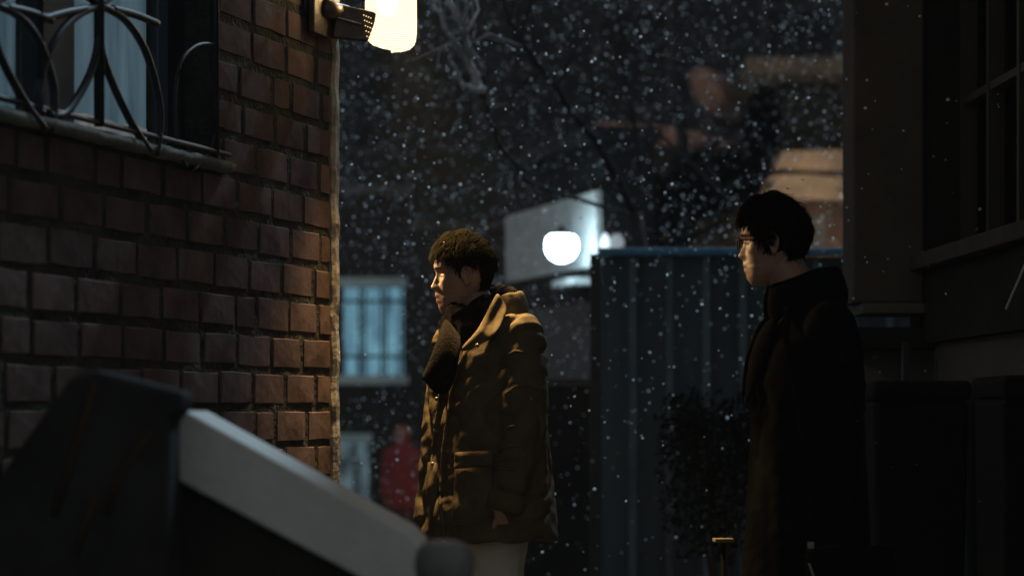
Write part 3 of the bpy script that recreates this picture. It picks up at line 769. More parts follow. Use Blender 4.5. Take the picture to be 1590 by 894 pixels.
# --- figure in the red coat, far down the lane
YR = 26.0; SR = F/YR; oxR = (625-795)/SR; zR = gz(YR); scR = .93
OR_ = Vector((oxR, YR, 0)); yr = math.radians(75)
FR = Vector((-math.cos(yr), -math.sin(yr), 0)); LR = Vector((math.sin(yr), -math.cos(yr), 0))
def BR(f, l, z): return OR_+FR*f+LR*l+Vector((0, 0, zR+z*scR))
arR = {s: (BR(0, s*.16, 1.4), BR(-.02, s*.2, 1.13), BR(.04, s*.19, .9)) for s in (1, -1)}
redm = mat('red_coat', (.30, .025, .03), .75, var=.2, scale=6)
Rp = make_person('person', 'distant person in a red hooded coat standing down the lane', (oxR, YR), zR, tuple(BR(.01, 0, 1.6)), yr, yr, arms=arR, skin=skinA, cols=COLA, voxel=.014, sc=scR, headsc=.9)
zz = lambda v: zR+v*scR
garment(Rp, 'coat', [(zz(.72), 0, .13, .17), (zz(.9), 0, .13, .165), (zz(1.2), 0, .125, .155), (zz(1.4), 0, .115, .16), (zz(1.47), 0, .085, .11), (zz(1.53), 0, .075, .085)], [([arR[s][0], arR[s][1], arR[s][2]], [.062, .055, .05]) for s in (1, -1)], redm, .016, None, Rp.ob)
mb = MB(); mb.ell(BR(-.01, 0, 1.60), (.10, .10, .135)); ho = mb.build('hood', redm, Rp.ob, smooth=True)
trousers(Rp, trB, .75, .02); shoes(Rp, .9)

# ---------------------------------------------------------------- foreground: sloped parapet, tarpaulin, post
YS = 4.6
par = thing('stair_parapet', 'blurred sloping parapet with pale coping in the left foreground', 'wall', (P(400, 0, YS).x, YS, 0))
mb = MB()
mb.prism([P(263, 650, YS), P(286, 636, YS), P(470, 738, YS), P(635, 828, YS), P(652, 846, YS), P(672, 900, YS), P(690, 960, YS), P(640, 944, YS), P(560, 897, YS), P(290, 753, YS), P(263, 738, YS)][::-1], (0, .34, 0))
mb.build('coping', M['coping'], par, bevel=.006)
a, b, c_, d = P(268, 745, YS), P(290, 757, YS), P(560, 901, YS), P(648, 952, YS)
mb = MB(); mb.prism([Vector((v.x, YS+.03, v.z)) for v in (a, b, c_, d)]+[Vector((d.x, YS+.03, 0)), Vector((a.x-.02, YS+.03, 0))], (0, .28, 0)); mb.build('wall', mat('parapet_wall', (.045, .042, .036), .9, var=.3), par)
YT = 4.4
tp = thing('covered_cart', 'dark peaked tarpaulin draped over a cart at the bottom left', 'cart', (P(120, 0, YT).x, YT+.3, 0))
mb = MB(); 
prof2 = [(112, 583), (148, 574), (205, 588), (262, 603), (284, 607), (281, 634), (262, 652), (262, 760), (250, 1500), (-420, 1500), (-330, 1240), (-60, 820), (50, 666)]
mb.prism([P(x, y, YT) for x, y in prof2], (0, .16, 0)); to = mb.build('tarpaulin', M['black'], tp, bevel=.012)
for pts in ([(232, 672), (205, 705), (183, 742), (165, 800)], [(150, 770), (132, 812), (118, 860)], [(150, 590), (120, 680), (85, 800)]):
    mb = MB(); mb.tube([P(x, y, YT-.004) for x, y in pts], .007, 8); mb.build('rope', mat('ochre_rope', (.06, .045, .025), .9), tp, smooth=True)
for sx in (-300, 120):
    mb = MB(); c = P(sx, 0, YT); pts = [Vector((c.x+.14*math.cos(2*PI*k/24), YT+.2, .15+.14*math.sin(2*PI*k/24))) for k in range(25)]; mb.tube(pts, .02, 8); mb.build('wheel', M['black'], tp, smooth=True)
gb_ = thing('railing_post', 'blurred grey rounded railing post beside the lower end of the parapet', 'post', (P(700, 0, 4.3).x, 4.3, 0))
mb = MB(); q = P(690, 838, 4.3)
rings = []
for h, r in ((0, .02), (.006, .04), (.02, .052), (.045, .056), (.08, .05), (.09, .04), (.1, .035), (q.z, .035)):
    rings.append([Vector((q.x+r*math.cos(2*PI*k/24), 4.3+r*math.sin(2*PI*k/24), q.z-h)) for k in range(24)])
mb.loft(rings); mb.build('shaft', mat('post_grey', (.22, .22, .21), .6, var=.3), gb_, smooth=True)

# ---------------------------------------------------------------- lane marker post with yellow band
mp_ = thing('marker_post', 'thin dark post with a small yellow band, left of the black coat', 'post', (P(1123, 0, 7.4).x, 7.4, 0))
q = P(1123, 838, 7.4); mb = MB(); mb.tube([Vector((q.x, 7.4, 0)), Vector((q.x, 7.4, q.z-.01))], .008, 12); mb.build('shaft', coatB, mp_, smooth=True)
mb = MB(); mb.box(q, (.062, .05, .012), .1); mb.build('band', M['yellow'], mp_, bevel=.003)

# ---------------------------------------------------------------- far left apartment block with lit window
YF = 30.0; SFp = F/YF; gF = gz(YF)
apt = thing('apartment_block', 'dark apartment block with lit blue window beyond the brick corner', 'building', (-2, YF, gF))
mb = MB(); x0, x1 = P(380, 0, YF).x, P(800, 0, YF).x; zt = 9.5
wx0, wx1, wz0, wz1 = P(531, 0, YF).x, P(628, 0, YF).x, P(0, 582, YF).z, P(0, 446, YF).z
dx0, dx1, dz0, dz1 = P(505, 0, YF).x, P(578, 0, YF).x, gF, P(0, 686, YF).z
def fbox(x0, x1, z0, z1, y0, y1, m): m.box(((x0+x1)/2, (y0+y1)/2, (z0+z1)/2), (x1-x0, y1-y0, z1-z0))
fbox(x0, wx0, dz1, zt, YF, YF+.3, mb); fbox(wx1, x1, dz1, zt, YF, YF+.3, mb); fbox(wx0, wx1, wz1, zt, YF, YF+.3, mb); fbox(wx0, wx1, dz1, wz0, YF, YF+.3, mb)
fbox(x0, dx0, gF-.2, dz1-.001, YF, YF+.3, mb); fbox(dx1, x1, gF-.2, dz1-.001, YF, YF+.3, mb); fbox(x0, x1, gF-.2, zt, YF+1.5, YF+1.7, mb)
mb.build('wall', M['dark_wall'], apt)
litF = emis('far_window_lit', (.14, .33, .42), 1.0, col2=(.05, .13, .19), scale=2.5, stretch=(4, 1, .8))
w_ = MB(); fbox(wx0, wx1, wz0, wz1, YF+.12, YF+.14, w_); fw_ = MB()
fbox(wx0-.05, wx1+.03, wz1, wz1+.12, YF-.10, YF, fw_); sl_ = MB(); fbox(wx0-.05, wx1+.05, wz0-.12, wz0, YF-.18, YF, sl_)
wo = fw_.build('window', mat('pale_blue_frame', (.62, .85, .9), .7), apt); w_.build('pane', litF, wo); sl_.build('sill', bpy.data.materials['pale_blue_frame'], wo)
m2 = MB(); 
for px in (532, 558, 566, 592, 600, 622, 628): fbox(P(px-2, 0, YF).x, P(px+2, 0, YF).x, wz0, wz1, YF+.02, YF+.06, m2)
fbox(wx0, wx1, wz0+.22, wz0+.26, YF+.025, YF+.055, m2); fbox(wx0, wx1, wz1-.2, wz1-.16, YF+.025, YF+.055, m2)
m2.build('mullion', M['dark_frame'], wo)
ds = MB(); fbox(dx0-.05, dx1, dz1, dz1+.11, YF-.2, YF, ds); dso = ds.build('shop_door', mat('pale_blue_frame_low', (.5, .75, .8), .7), apt)
ds = MB(); fbox(dx0, dx1, dz0, dz1, YF+.12, YF+.14, ds); ds.build('pane', emis('door_lit', (.15, .25, .29), .65, col2=(.01, .02, .025), scale=2.2, stretch=(2, 1, 1)), dso)
ds = MB(); fbox(P(549, 0, YF).x, P(554, 0, YF).x, dz0, dz1, YF+.05, YF+.09, ds); fbox(dx1-.05, dx1, dz0, dz1, YF+.05, YF+.09, ds); ds.build('door_frame', M['dark_frame'], dso)
ds = MB(); zb = P(0, 296, YF).z; fbox(x0, P(640, 0, YF).x, zb-.06, zb+.05, YF-.22, YF, ds); ds.build('ledge', mat('ledge', (.13, .15, .155), .8, var=.4), apt)
ds = MB(); fbox(P(640, 0, YF).x, x1, zb-.5, zb-.42, YF-.1, YF, ds); ds.build('ledge', M['plaster_dark'], apt)
ds = MB(); fbox(x0-.2, x1+.1, zt, zt+.2, YF-.3, YF+1.8, ds); ds.build('roof', M['roof'], apt)
# upper dark windows
for i, (a, b) in enumerate(((545, 620), (665, 740))):
    ds = MB(); z1_ = zb+1.6
    fbox(P(a, 0, YF).x, P(b, 0, YF).x, zb+.5, z1_, YF-.04, YF-.005, ds); f_ = ds.build('window', M['dark_frame'], apt)
    ds = MB(); fbox(P(a+5, 0, YF).x, P(b-5, 0, YF).x, zb+.56, z1_-.06, YF-.055, YF-.042, ds); ds.build('pane', M['glass_dark'], f_)

# big dark house closing the lane behind everything
bk = thing('rear_house', 'large unlit house rising behind the trees in the centre background', 'house', (3.5, 33.5, gz(33)))
mb = MB(); fbox(-.1, 12, -1, 11, 33.5, 34, mb); mb.build('wall', mat('slate_wall', (.022, .028, .031), .9, var=.5, scale=.8), bk)
mb = MB(); fbox(-.3, 12.3, 11, 11.25, 32.9, 36, mb); mb.build('roof', M['roof'], bk)
for i in range(4):
    for k in range(2):
        mb = MB(); fbox(1.2+i*2.4, 2.3+i*2.4, 2.6+k*3, 4.1+k*3, 33.44, 33.49, mb); f_ = mb.build('window', M['dark_frame'], bk)
        mb = MB(); fbox(1.27+i*2.4, 2.23+i*2.4, 2.67+k*3, 4.03+k*3, 33.42, 33.435, mb); mb.build('pane', M['glass_dark'], f_)

# ---------------------------------------------------------------- small building with white board and globe lamp
sb = thing('corner_shop', 'small dark building with a pale board lit by the globe lamp', 'building', (.4, 19, gz(19)))
a0, a1 = Vector(((790-795)/F*20.4, 20.4, 0)), Vector(((931-795)/F*18, 18, 0)); dd = (a1-a0).normalized(); nn_ = Vector((dd.y, -dd.x, 0))
if nn_.y > 0: nn_ = -nn_
def SBx(t0, t1, z0, z1, o0, o1, m):
    L_ = (a1-a0).length; c = [a0+dd*(L_*t0)+nn_*o1, a0+dd*(L_*t1)+nn_*o1, a0+dd*(L_*t1)+nn_*o0, a0+dd*(L_*t0)+nn_*o0]
    m.hexa([p+Vector((0, 0, z0)) for p in c]+[p+Vector((0, 0, z1)) for p in c])
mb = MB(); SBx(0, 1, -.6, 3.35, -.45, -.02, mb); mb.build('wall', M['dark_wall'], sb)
mb = MB(); SBx(.0, 1.0, 2.37, 2.95, -.018, .03, mb); mb.build('signboard', M['white_paint'], sb)
mb = MB(); SBx(.78, 1.0, 2.22, 2.275, -.01, .22, mb); mb.build('awning_edge', M['white_paint'], sb)
mb = MB(); SBx(-.02, 1.02, 3.35, 3.45, -.5, .05, mb); mb.build('roof', M['roof'], sb)
mb = MB(); SBx(.1, .9, .0, 2.1, -.018, .0, mb); so_ = mb.build('shutter', M['dark_frame'], sb)
GP = P(872, 384, 17.85)
gl_ = thing('globe_lamp', 'brilliant white globe lamp in front of the pale board', 'lamp', (GP.x, GP.y, GP.z))
mb = MB(); rings = []
for h, r in ((.095, .02), (.092, .09), (.07, .115), (.03, .124), (-.02, .122), (-.06, .104), (-.09, .078), (-.108, .045), (-.115, .004)): rings.append([GP+Vector((r*math.cos(2*PI*k/32), r*math.sin(2*PI*k/32), h)) for k in range(32)])
mb.loft(rings); mb.build('globe', emis('globe_glow', (.62, .88, 1), 30), gl_, smooth=True)
mb = MB(); mb.tube([GP+Vector((0, 0, .09)), GP+Vector((0, 0, .16)), GP+Vector((.02, .4, .18)), GP+Vector((.05, .85, .18))], .014, 8); mb.build('bracket', M['iron'], gl_)
mb = MB(); mb.loft([[GP+Vector((r*math.cos(2*PI*k/24), r*math.sin(2*PI*k/24), h)) for k in range(24)] for h, r in ((.097, .06), (.12, .055), (.15, .02))]); mb.build('cap', M['iron'], gl_)
for i, (a, b, w, h, lab) in enumerate(((939, 379, .035, .085, 'small upright porch light nearest the pale board'), (957, 377, .06, .07, 'dimmer round porch light right of the upright one'))):
    q = P(a, b, 17.9); t = thing('porch_light', lab, 'lamp', tuple(q), 'porch lights right of the pale board')
    mb = MB(); mb.ell(q, (w, .035, h), nu=16, nv=10); mb.build('diffuser', emis('porch_glow_%s' % ('strong' if i == 0 else 'soft'), (.75, .92, 1), 1.5 if i == 0 else .32), t, smooth=True)
    mb = MB(); mb.box(q+Vector((0, .045, 0)), (w*2.2, .03, h*2.1)); mb.tube([q+Vector((0, .05, 0)), q+Vector((-.12-.09*i, .35, 0))], .012, 6); mb.build('bracket', M['iron'], t)

# ---------------------------------------------------------------- corrugated fence with blue rail
YC = 13.0; gC = gz(YC)
fe = thing('metal_fence', 'dark corrugated metal fence with bright blue top rail behind the men', 'fence', (1.3, YC, gC))
fx0, fx1 = P(934, 0, YC).x, 3.4; zt = P(0, 393, YC).z
mb = MB(); rows = [[], []]; x = fx0
pat = [(0, 0), (.145, 0), (.155, -.03), (.195, -.03), (.205, 0)]
k = 0
while x < fx1:
    for dx, dy in pat[:-1]:
        for r_, z in ((0, gC+.03), (1, zt-.02)): rows[r_].append(Vector((min(x+dx, fx1), YC+dy, z)))
    x += .205
mb.loft(rows, closed=False); mb.build('sheet', M['fence'], fe, solid=.004)
rib_lit = mat('fence_rib', (.15, .22, .25), .7, col2=(.07, .11, .13), scale=2, stretch=(4, 4, 1))  # paler copy of the sheet colour: light on the ribs painted in
x = fx0
while x < fx1-.2:
    mb = MB(); mb.box((x+.175, YC-.0345, (gC+zt)/2), (.040, .004, zt-gC-.06)); mb.build('rib', rib_lit, fe); x += .205
mb = MB(); mb.box(((fx0+fx1)/2, YC-.035, zt+.006), (fx1-fx0+.04, .09, .038)); mb.build('top_rail', M['rail_blue'], fe, bevel=.006)
mb = MB(); mb.box(((fx0+fx1)/2, YC+.035, gC+1.0), (fx1-fx0, .04, .05)); mb.build('rail', M['dark_frame'], fe)
for x in (fx0-.03, 1.2, 2.3, 3.42):
    mb = MB(); mb.box((x, YC+.09, (gC+zt)/2), (.06, .06, zt-gC)); mb.build('post', M['dark_frame'], fe)
# low ledge left of fence
lg = thing('garden_wall', 'low dark garden wall between the parka and the metal fence', 'wall', (.35, 14.5, gz(14.5)))
mb = MB(); mb.box((.10, 14.6, (P(0, 598, 14.5).z+gz(14.5))/2), (.95, .2, P(0, 598, 14.5).z-gz(14.5))); mb.build('wall', M['dark_wall'], lg)
mb = MB(); mb.box((.10, 14.6, P(0, 594, 14.5).z+.01), (1.0, .26, .035)); mb.build('coping', M['plaster_dark'], lg, bevel=.005)

# ---------------------------------------------------------------- shrub in planter in front of fence
YP = 11.2; sh = thing('potted_shrub', 'dark leafy shrub in a planter against the metal fence', 'plant', (P(1120, 0, YP).x, YP, gz(YP)))
cx = P(1120, 0, YP).x; ztop = P(0, 586, YP).z
mb = MB(); rings = [[Vector((cx+r*math.cos(2*PI*k/20), YP+r*math.sin(2*PI*k/20), gz(YP)+h)) for k in range(20)] for h, r in ((.0, .14), (.3, .19), (.34, .2), (.34, .17), (.3, .16))]
mb.loft(rings); mb.build('planter', M['concrete'], sh)
def leaves(mb, c, rad, n, size, seed):
    r = random.Random(seed); c = Vector(c)
    for _ in range(n):
        v = Vector((r.gauss(0, 1), r.gauss(0, 1), r.gauss(0, 1))).normalized()*(r.random()**.45)
        f = 1+.25*noise.noise(v*2.3+Vector((seed, 0, 0))); q = c+Vector((v.x*rad[0], v.y*rad[1], v.z*rad[2]))*f
        a = Vector((r.gauss(0, 1), r.gauss(0, 1), r.gauss(0, 1))).normalized(); b = a.cross(Vector((r.random(), r.random(), 1))).normalized(); s = size*r.uniform(.6, 1.4)
        mb.add([q-a*s, q+b*s*.35, q+a*s, q-b*s*.35], [(0, 1, 2, 3)])
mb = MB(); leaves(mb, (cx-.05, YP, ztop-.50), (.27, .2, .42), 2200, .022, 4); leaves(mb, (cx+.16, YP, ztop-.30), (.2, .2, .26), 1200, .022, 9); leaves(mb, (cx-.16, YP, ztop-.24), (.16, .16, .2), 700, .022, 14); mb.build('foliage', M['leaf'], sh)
mb = MB(); 
for k in range(6): mb.tube([Vector((cx, YP, gz(YP)+.25)), Vector((cx+.06*math.cos(k), YP+.06*math.sin(k), .5)), Vector((cx+.16*math.cos(k), YP+.14*math.sin(k), ztop-.3))], [.012, .009, .004], 6)
mb.build('stem', M['wood_dark'], sh)

# ---------------------------------------------------------------- tan house at right back
YH = 22.0
th = thing('tan_house', 'house with tan boarded eaves above the metal fence, right background', 'house', (3, YH, gz(YH)))
hx1 = 5.2
mb = MB(); fbox(P(1150, 0, YH).x, hx1, gz(YH)-.1, P(0, 312, YH).z, YH+.3, YH+4, mb); mb.build('wall', M['redwall'], th)
mb = MB(); mb.prism([P(1178, 308, YH), P(1188, 272, YH), P(1250, 270, YH), P(1400, 282, YH), P(1400, 312, YH)][::-1], (0, .45, 0)); mb.build('eave_board', M['tan'], th, bevel=.01)
mb = MB(); mb.prism([P(1202, 262, YH), P(1215, 234, YH), P(1400, 230, YH), P(1400, 268, YH)][::-1], (0, .6, 0)); mb.build('eave_board', M['tan'], th, bevel=.01)
mb = MB(); fbox(P(1190, 0, YH).x, hx1, P(0, 262, YH).z+.03, P(0, 262, YH).z+.04, YH+.2, YH+4, mb); fbox(P(1225, 0, YH).x, hx1, P(0, 232, YH).z, P(0, 110, YH).z, YH+.7, YH+4, mb); mb.build('upper_wall', mat('soot_wall', (.008, .009, .010), .9, var=.3), th)  # upper wall in an even near-black tone
mb = MB(); fbox(P(1160, 0, YH).x, hx1, P(0, 112, YH).z, P(0, 86, YH).z, YH+.1, YH+4.2, mb); mb.build('roof', M['plaster_dark'], th)
mb = MB(); fbox(P(1225, 0, YH).x, P(1290, 0, YH).x, P(0, 380, YH).z, P(0, 328, YH).z, YH+.26, YH+.3, mb); f_ = mb.build('window', M['dark_frame'], th)
# warm light tucked under the eaves, behind the pillar
yl = thing('eave_lamp', 'small warm lamp under the tan eaves, hidden behind the pillar', 'lamp', (P(1375, 0, 19.4).x, 19.4, 2.75))
mb = MB(); mb.ell(Vector(yl.location), (.07, .07, .09)); mb.build('bulb', emis('eave_bulb', (1, .75, .45), 4), yl, smooth=True)
mb = MB(); mb.tube([Vector(yl.location)+Vector((0, 0, .08)), Vector(yl.location)+Vector((0, .5, .3)), Vector(yl.location)+Vector((0, 2.6, .35))], .015, 6); mb.build('arm', M['iron'], yl)
L = bpy.data.lights.new('eave_light', 'SPOT'); L.energy = 150; L.color = (1, .76, .50); L.shadow_soft_size = .09; L.spot_size = math.radians(104); L.spot_blend = .5
lo = bpy.data.objects.new('eave_light', L); COL.objects.link(lo); lo.parent = yl; lo.location = (-.02, .12, 0); lo.rotation_euler = Vector((-.28, 1, .22)).to_track_quat('-Z', 'Y').to_euler()
# second roof further left with a slim pinkish fascia and gable
YG = 24.0
gh = thing('gabled_shed', 'dim gabled roof with a thin pinkish fascia behind the bare tree', 'shed', (P(1050, 0, YG).x, YG, gz(YG)))
pk_ = mat('pink_fascia', (.26, .17, .145), .85, var=.4, scale=2)
mb = MB(); mb.prism([P(925, 212, YG), P(925, 188, YG), P(1040, 196, YG), P(1165, 222, YG), P(1165, 237, YG), P(1060, 228, YG)][::-1], (0, .3, 0)); mb.build('fascia', pk_, gh, bevel=.01)
mb = MB(); mb.prism([P(1068, 112, YG), P(1092, 104, YG), P(1128, 118, YG), P(1160, 128, YG), P(1210, 100, YG), P(1204, 160, YG), P(1176, 206, YG), P(1150, 190, YG), P(1110, 178, YG), P(1082, 152, YG)][::-1], (0, .3, 0)); mb.build('gable', pk_, gh, bevel=.02)
mb = MB(); fbox(P(930, 0, YG).x, P(1225, 0, YG).x, gz(YG), P(0, 228, YG).z, YG+.32, YG+3, mb); mb.build('wall', M['dark_wall'], gh)
mb = MB(); fbox(P(1075, 0, YG).x, P(1125, 0, YG).x, P(0, 378, YG).z, P(0, 330, YG).z, YG+.26, YG+.31, mb); mb.build('window', M['plaster_dark'], gh)
mb = MB(); fbox(P(1030, 0, YG).x, P(1165, 0, YG).x, P(0, 387, YG).z, P(0, 376, YG).z, YG+.1, YG+.31, mb); mb.build('ledge', pk_, gh)

# ---------------------------------------------------------------- bare tree with pale twigs
tr_ = thing('bare_tree', 'bare tree with pale twigs reaching up left behind the metal fence', 'tree', (P(1000, 0, 14.6).x, 14.6, gz(14.6)))
YTt = 14.6; mb = MB()
base = Vector((P(1000, 0, YTt).x, YTt, gz(YTt)))
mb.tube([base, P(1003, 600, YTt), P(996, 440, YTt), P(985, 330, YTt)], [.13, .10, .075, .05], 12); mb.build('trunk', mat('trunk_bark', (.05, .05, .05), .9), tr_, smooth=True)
mb = MB(); rt = random.Random(3); tw = MB(); cur = [mb]
def limb(pts, r0, r1):
    q = []
    for i in range(len(pts)-1):
        for k in range(4):
            t = k/4; q.append(pts[i].lerp(pts[i+1], t)+Vector((rt.gauss(0, .006), rt.gauss(0, .015), rt.gauss(0, .006))))
    q.append(pts[-1]); m_ = len(q)
    if cur[0] is mb: r0, r1 = r0*.6, r1*.5
    cur[0].tube(q, [r0+(r1-r0)*i/(m_-1) for i in range(m_)], 8)
    return q
def twigs(q, n, ln, r):
    for _ in range(n):
        i = rt.randrange(len(q)//4, len(q)); p0 = q[i]; d = Vector((rt.gauss(-.3, .6), rt.gauss(0, .5), rt.gauss(.7, .5))).normalized()
        p1 = p0+d*ln*rt.uniform(.4, 1); p2 = p1+(d+Vector((rt.gauss(0, .4), rt.gauss(0, .4), rt.gauss(0, .4)))).normalized()*ln*rt.uniform(.3, .8)
        cur[0].tube([p0, p1, p2], [r, r*.7, r*.3], 5)
        for _ in range(3):
            d2 = (d+Vector((rt.gauss(0, .6), rt.gauss(0, .6), rt.gauss(0, .6)))).normalized(); s_ = p0.lerp(p1, rt.random()); cur[0].tube([s_, s_+d2*ln*.5], [r*.5, r*.2], 4)
Y1 = 13.6; Y2 = 11.5
q = limb([P(985, 332, YTt), P(925, 218, 14.2), P(892, 178, 14), P(855, 124, 13.8), P(808, 64, 13.6), P(791, 27, 13.5), P(760, -60, 13.4)], .05, .018); twigs(q, 12, .45, .007)
q = limb([P(985, 335, YTt), P(900, 310, 13.6), P(820, 280, 12.4), P(778, 228, Y2), P(761, 185, Y2), P(756, 158, Y2), P(747, 141, Y2)], .022, .014)
cur[0] = tw
q2 = limb([P(747, 141, Y2), P(734, 110, Y2), P(722, 57, Y2), P(717, 47, Y2), P(700, 3, Y2), P(690, -40, Y2)], .021, .012); twigs(q2, 8, .3, .006)
q3 = limb([P(747, 141, Y2), P(734, 139, Y2), P(719, 131, Y2), P(709, 111, Y2), P(702, 90, Y2), P(700, 70, Y2)], .014, .006)
q4 = limb([P(734, 110, Y2), P(717, 80, Y2), P(690, 40, Y2), P(672, 10, Y2), P(660, -20, Y2)], .013, .008); twigs(q4, 4, .25, .005)
q5 = limb([P(754, 114, Y2), P(741, 94, Y2), P(722, 57, Y2)], .007, .009); limb([P(722, 57, Y2), P(724, 30, Y2), P(720, -10, Y2)], .012, .008)
cur[0] = mb
q = limb([P(985, 332, YTt), P(1000, 270, 14.8), P(985, 190, 14.9), P(965, 90, 15), P(955, -50, 15)], .035, .012); twigs(q, 10, .4, .005)
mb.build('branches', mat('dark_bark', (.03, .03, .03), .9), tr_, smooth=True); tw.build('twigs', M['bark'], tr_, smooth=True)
# dark evergreen behind
ev = thing('evergreen_tree', 'dense dark evergreen between the globe lamp and the tan eaves', 'tree', (P(1060, 0, 19.5).x, 19.5, gz(19.5)))
mb = MB(); ex = P(1060, 0, 19.5).x; mb.tube([(ex, 19.5, gz(19.5)), (ex, 19.5, 4.2)], [.12, .04], 10); mb.build('trunk', bpy.data.materials['dark_bark'], ev)
mb = MB()
for (a, b, rx, rz) in ((1010, 320, .45, .3), (1080, 300, .5, .24), (1145, 275, .30, .24), (1185, 190, .16, .3), (960, 340, .4, .3)):
    c = P(a, b, 19.5); leaves(mb, c, (rx, .5, rz), 1500, .035, a)
    for _ in range(4): mb.tube([Vector((ex, 19.5, c.z-.4)), c+Vector((rt.gauss(0, .2), rt.gauss(0, .2), rt.gauss(0, .1)))], [.025, .008], 5)
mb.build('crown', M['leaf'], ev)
cb = MB(); cb.tube([P(560+40*k, -140+k*29+(k-8)**2*.9, 17-.15*k) for k in range(20)], .012, 6); tag(cb.build('utility_cable', M['iron']), 'thin dark cable strung across the upper background', 'cable')

# ---------------------------------------------------------------- right-hand building: pillar, dark windows, ledge
rb = thing('right_building', 'unlit building with concrete pillar and dark window at the right edge', 'building', (1.6, 9, 0))
YQ = 9.0; pxl, pxr = P(1325, 0, YQ).x, P(1435, 0, YQ).x
mb = MB(); fbox(pxl, pxr, P(0, 470, YQ).z, 5, YQ, YQ+.3, mb); mb.build('pillar', M['concrete'], rb, bevel=.01)
mb = MB(); fbox(pxl+.03, pxr+.0, P(0, 487, YQ).z, P(0, 470, YQ).z-.002, YQ-.03, YQ+.33, mb); mb.build('pillar_base', mat('base_stone', (.10, .098, .085), .9), rb, bevel=.006)
R0 = Vector((pxr, YQ, 0)); R1 = Vector((1.70, 6.4, 0)); rd = (R1-R0).normalized(); rn = Vector((-rd.y, rd.x, 0))
if rn.x > 0: rn = -rn
RL = (R1-R0).length
def RB(s0, s1, z0, z1, o0, o1, m):
    c = [R0+rd*s0+rn*o0, R0+rd*s1+rn*o0, R0+rd*s1+rn*o1, R0+rd*s0+rn*o1]
    if isinstance(z0, (int, float)): z0 = (z0, z0)
    if isinstance(z1, (int, float)): z1 = (z1, z1)
    m.hexa([c[0]+Vector((0, 0, z0[0])), c[1]+Vector((0, 0, z0[1])), c[2]+Vector((0, 0, z0[1])), c[3]+Vector((0, 0, z0[0])), c[0]+Vector((0, 0, z1[0])), c[1]+Vector((0, 0, z1[1])), c[2]+Vector((0, 0, z1[1])), c[3]+Vector((0, 0, z1[0]))])
zl = 1.23+235/3600*9
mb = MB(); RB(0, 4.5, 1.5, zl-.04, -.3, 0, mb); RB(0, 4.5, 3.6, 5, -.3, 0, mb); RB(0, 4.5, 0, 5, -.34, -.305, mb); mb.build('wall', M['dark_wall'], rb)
mb = MB(); RB(0, 4.5, zl-.04, zl+.02, -.28, .06, mb); mb.build('ledge', mat('ledge_grey', (.06, .058, .056), .9, var=.3), rb, bevel=.006)
mb = MB()
for s in (0.0, .42, .86, 1.3, 1.74, 2.2): RB(s, s+.035, zl+.03, 3.6, -.2, -.14, mb)
for z_ in (zl+.03, zl+.6, zl+1.2): RB(0, 2.4, z_, z_+.03, -.195, -.145, mb)
f_ = mb.build('window', mat('window_bars', (.03, .029, .024), .7), rb)
mb = MB(); RB(0, 4.5, zl+.03, 3.6, -.24, -.23, mb); mb.build('pane', M['glass_dark'], f_)
mb = MB(); RB(0, 4.5, 0, 1.495, -.2, -.04, mb); mb.build('lower_wall', mat('pale_plaster', (.085, .09, .088), .9, var=.2, scale=3), rb)
mb = MB(); fbox(pxl-.02, pxr+.9, 0, 1.495, YQ+.31, YQ+.5, mb); mb.build('side_wall', mat('pale_plaster_side', (.12, .12, .108), .9, var=.2, scale=3), rb)
mb = MB(); fbox(pxl+.0, pxr+.35, 1.48, 1.56, YQ-.02, YQ+.34, mb); mb.build('lintel', M['dark_wall'], rb)
mb = MB(); x_ = P(1404, 0, 8.9).x; fbox(x_-.012, x_+.012, 0, 1.5, 8.85, 8.89, mb); mb.build('drain_pipe', M['iron'], rb)
mb = MB(); fbox(pxr+.3, 6, -.2, 5, YQ+.5, YQ+.8, mb); fbox(pxr-.004, pxr+1.2, 1.57, 5, YQ+.02, YQ+.29, mb); mb.build('rear_wall', M['dark_wall'], rb)
mb = MB(); RB(-.3, 4.6, 5, 5.15, -2.5, .15, mb); mb.build('roof', M['roof'], rb)

M['bin'] = mat('bin_plastic', (.014, .014, .015), .8, spec=.15)
def bin_(px0, px1, pyt, Y, lab):
    x0, x1 = P(px0, 0, Y).x, P(px1, 0, Y).x; zt = P(0, pyt, Y).z; w = x1-x0; cx = (x0+x1)/2
    t = thing('rubbish_bin', lab, 'bin', (cx, Y, 0), 'dark bins along the right wall')
    mb = MB(); mb.hexa([Vector((cx+a*w*.42, Y+b*.2, .06)) for a, b in ((-1, -1), (1, -1), (1, 1), (-1, 1))]+[Vector((cx+a*w*.48, Y+b*.24, zt-.07)) for a, b in ((-1, -1), (1, -1), (1, 1), (-1, 1))]); mb.build('body', M['bin'], t, bevel=.02)
    mb = MB(); mb.box((cx, Y, zt-.035), (w, .52, .07)); mb.build('lid', M['bin'], t, bevel=.02)
    for sg in (-1, 1): mb = MB(); mb.tube([(cx+sg*w*.4, Y+.2, .1), (cx+sg*w*.47, Y+.2, .1)], .1, 20); mb.build('wheel', M['bin'], t)
bin_(1338, 1488, 592, 8.3, 'dark bin behind the back of the black coat, left of the two')
bin_(1532, 1640, 584, 7.3, 'dark bin at the right edge of the photo')
cb = MB(); cb.tube([P(1562, 480, 7.0), P(1574, 452, 7.0), P(1584, 430, 7.0), P(1592, 410, 7.0), P(1600, 380, 7.0), P(1606, 330, 7.05)], .004, 6); tag(cb.build('loose_wire', M['pipe']), 'short loose pale wire hanging at the right edge', 'wire')

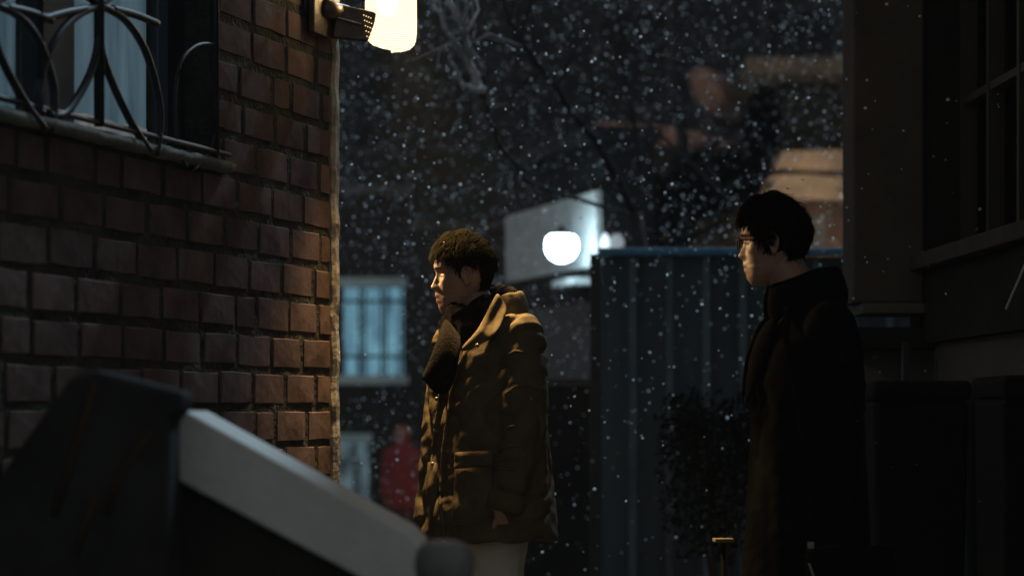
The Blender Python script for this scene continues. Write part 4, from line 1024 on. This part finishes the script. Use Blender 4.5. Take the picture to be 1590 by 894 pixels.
# ---------------------------------------------------------------- falling snow
sm = bpy.data.materials.new('snowflake'); sm.use_nodes = True; nt = sm.node_tree
df = nt.nodes.new('ShaderNodeBsdfDiffuse'); df.inputs[0].default_value = (.86, .95, 1, 1); tl = nt.nodes.new('ShaderNodeBsdfTranslucent'); tl.inputs[0].default_value = (.85, .93, 1, 1)
mx = nt.nodes.new('ShaderNodeMixShader'); mx.inputs[0].default_value = .5
nt.links.new(df.outputs[0], mx.inputs[1]); nt.links.new(tl.outputs[0], mx.inputs[2]); nt.links.new(mx.outputs[0], nt.nodes['Material Output'].inputs[0])
mb = MB(); rs = random.Random(21)
def flake(q, r):
    u = Vector((rs.gauss(0, 1), rs.gauss(0, 1), rs.gauss(0, 1))).normalized(); v = u.cross(Vector((rs.gauss(0, 1), rs.gauss(0, 1), rs.gauss(0, 1)))).normalized(); w = u.cross(v)
    mb.add([q+u*r, q+v*r*.8, q-u*r, q-v*r*.9], [(0, 1, 2, 3)]); mb.add([q+u*r*.9, q+w*r*.8, q-u*r, q-w*r*.8], [(0, 1, 2, 3)])
for _ in range(40000):
    q = Vector((rs.uniform(-2.2, 6), rs.uniform(8.2, 21), rs.uniform(-.2, 5.6)))
    if q.z < gz(q.y)+.02 or (q.z < 1.6 and rs.random() < .35): continue
    if (q-Vector((LX, LY, ZB+.1))).length < .5: continue
    flake(q, rs.choice([.003, .004, .005, .006, .0085]))
for _ in range(140):
    q = Vector((rs.uniform(-.8, 2.0), rs.uniform(3.5, 8.2), rs.uniform(.2, 3.4)))
    if (q-C0).dot(NO) < .06: continue
    flake(q, rs.uniform(.0012, .0022))
tag(mb.build('falling_snow', sm), 'fine snowflakes falling through the dark lane', 'snow', kind='stuff')

# ---------------------------------------------------------------- haze
hm = bpy.data.materials.new('haze'); hm.use_nodes = True; nt = hm.node_tree; nt.nodes.remove(nt.nodes['Principled BSDF'])
pv = nt.nodes.new('ShaderNodeVolumePrincipled'); pv.inputs['Density'].default_value = .0019; pv.inputs['Anisotropy'].default_value = -.45; pv.inputs['Color'].default_value = (.9, .95, 1, 1)
nt.links.new(pv.outputs[0], nt.nodes['Material Output'].inputs['Volume'])
mb = MB(); mb.box((0, 15, 6), (184, 156, 16)); tag(mb.build('haze', hm), kind='stuff')
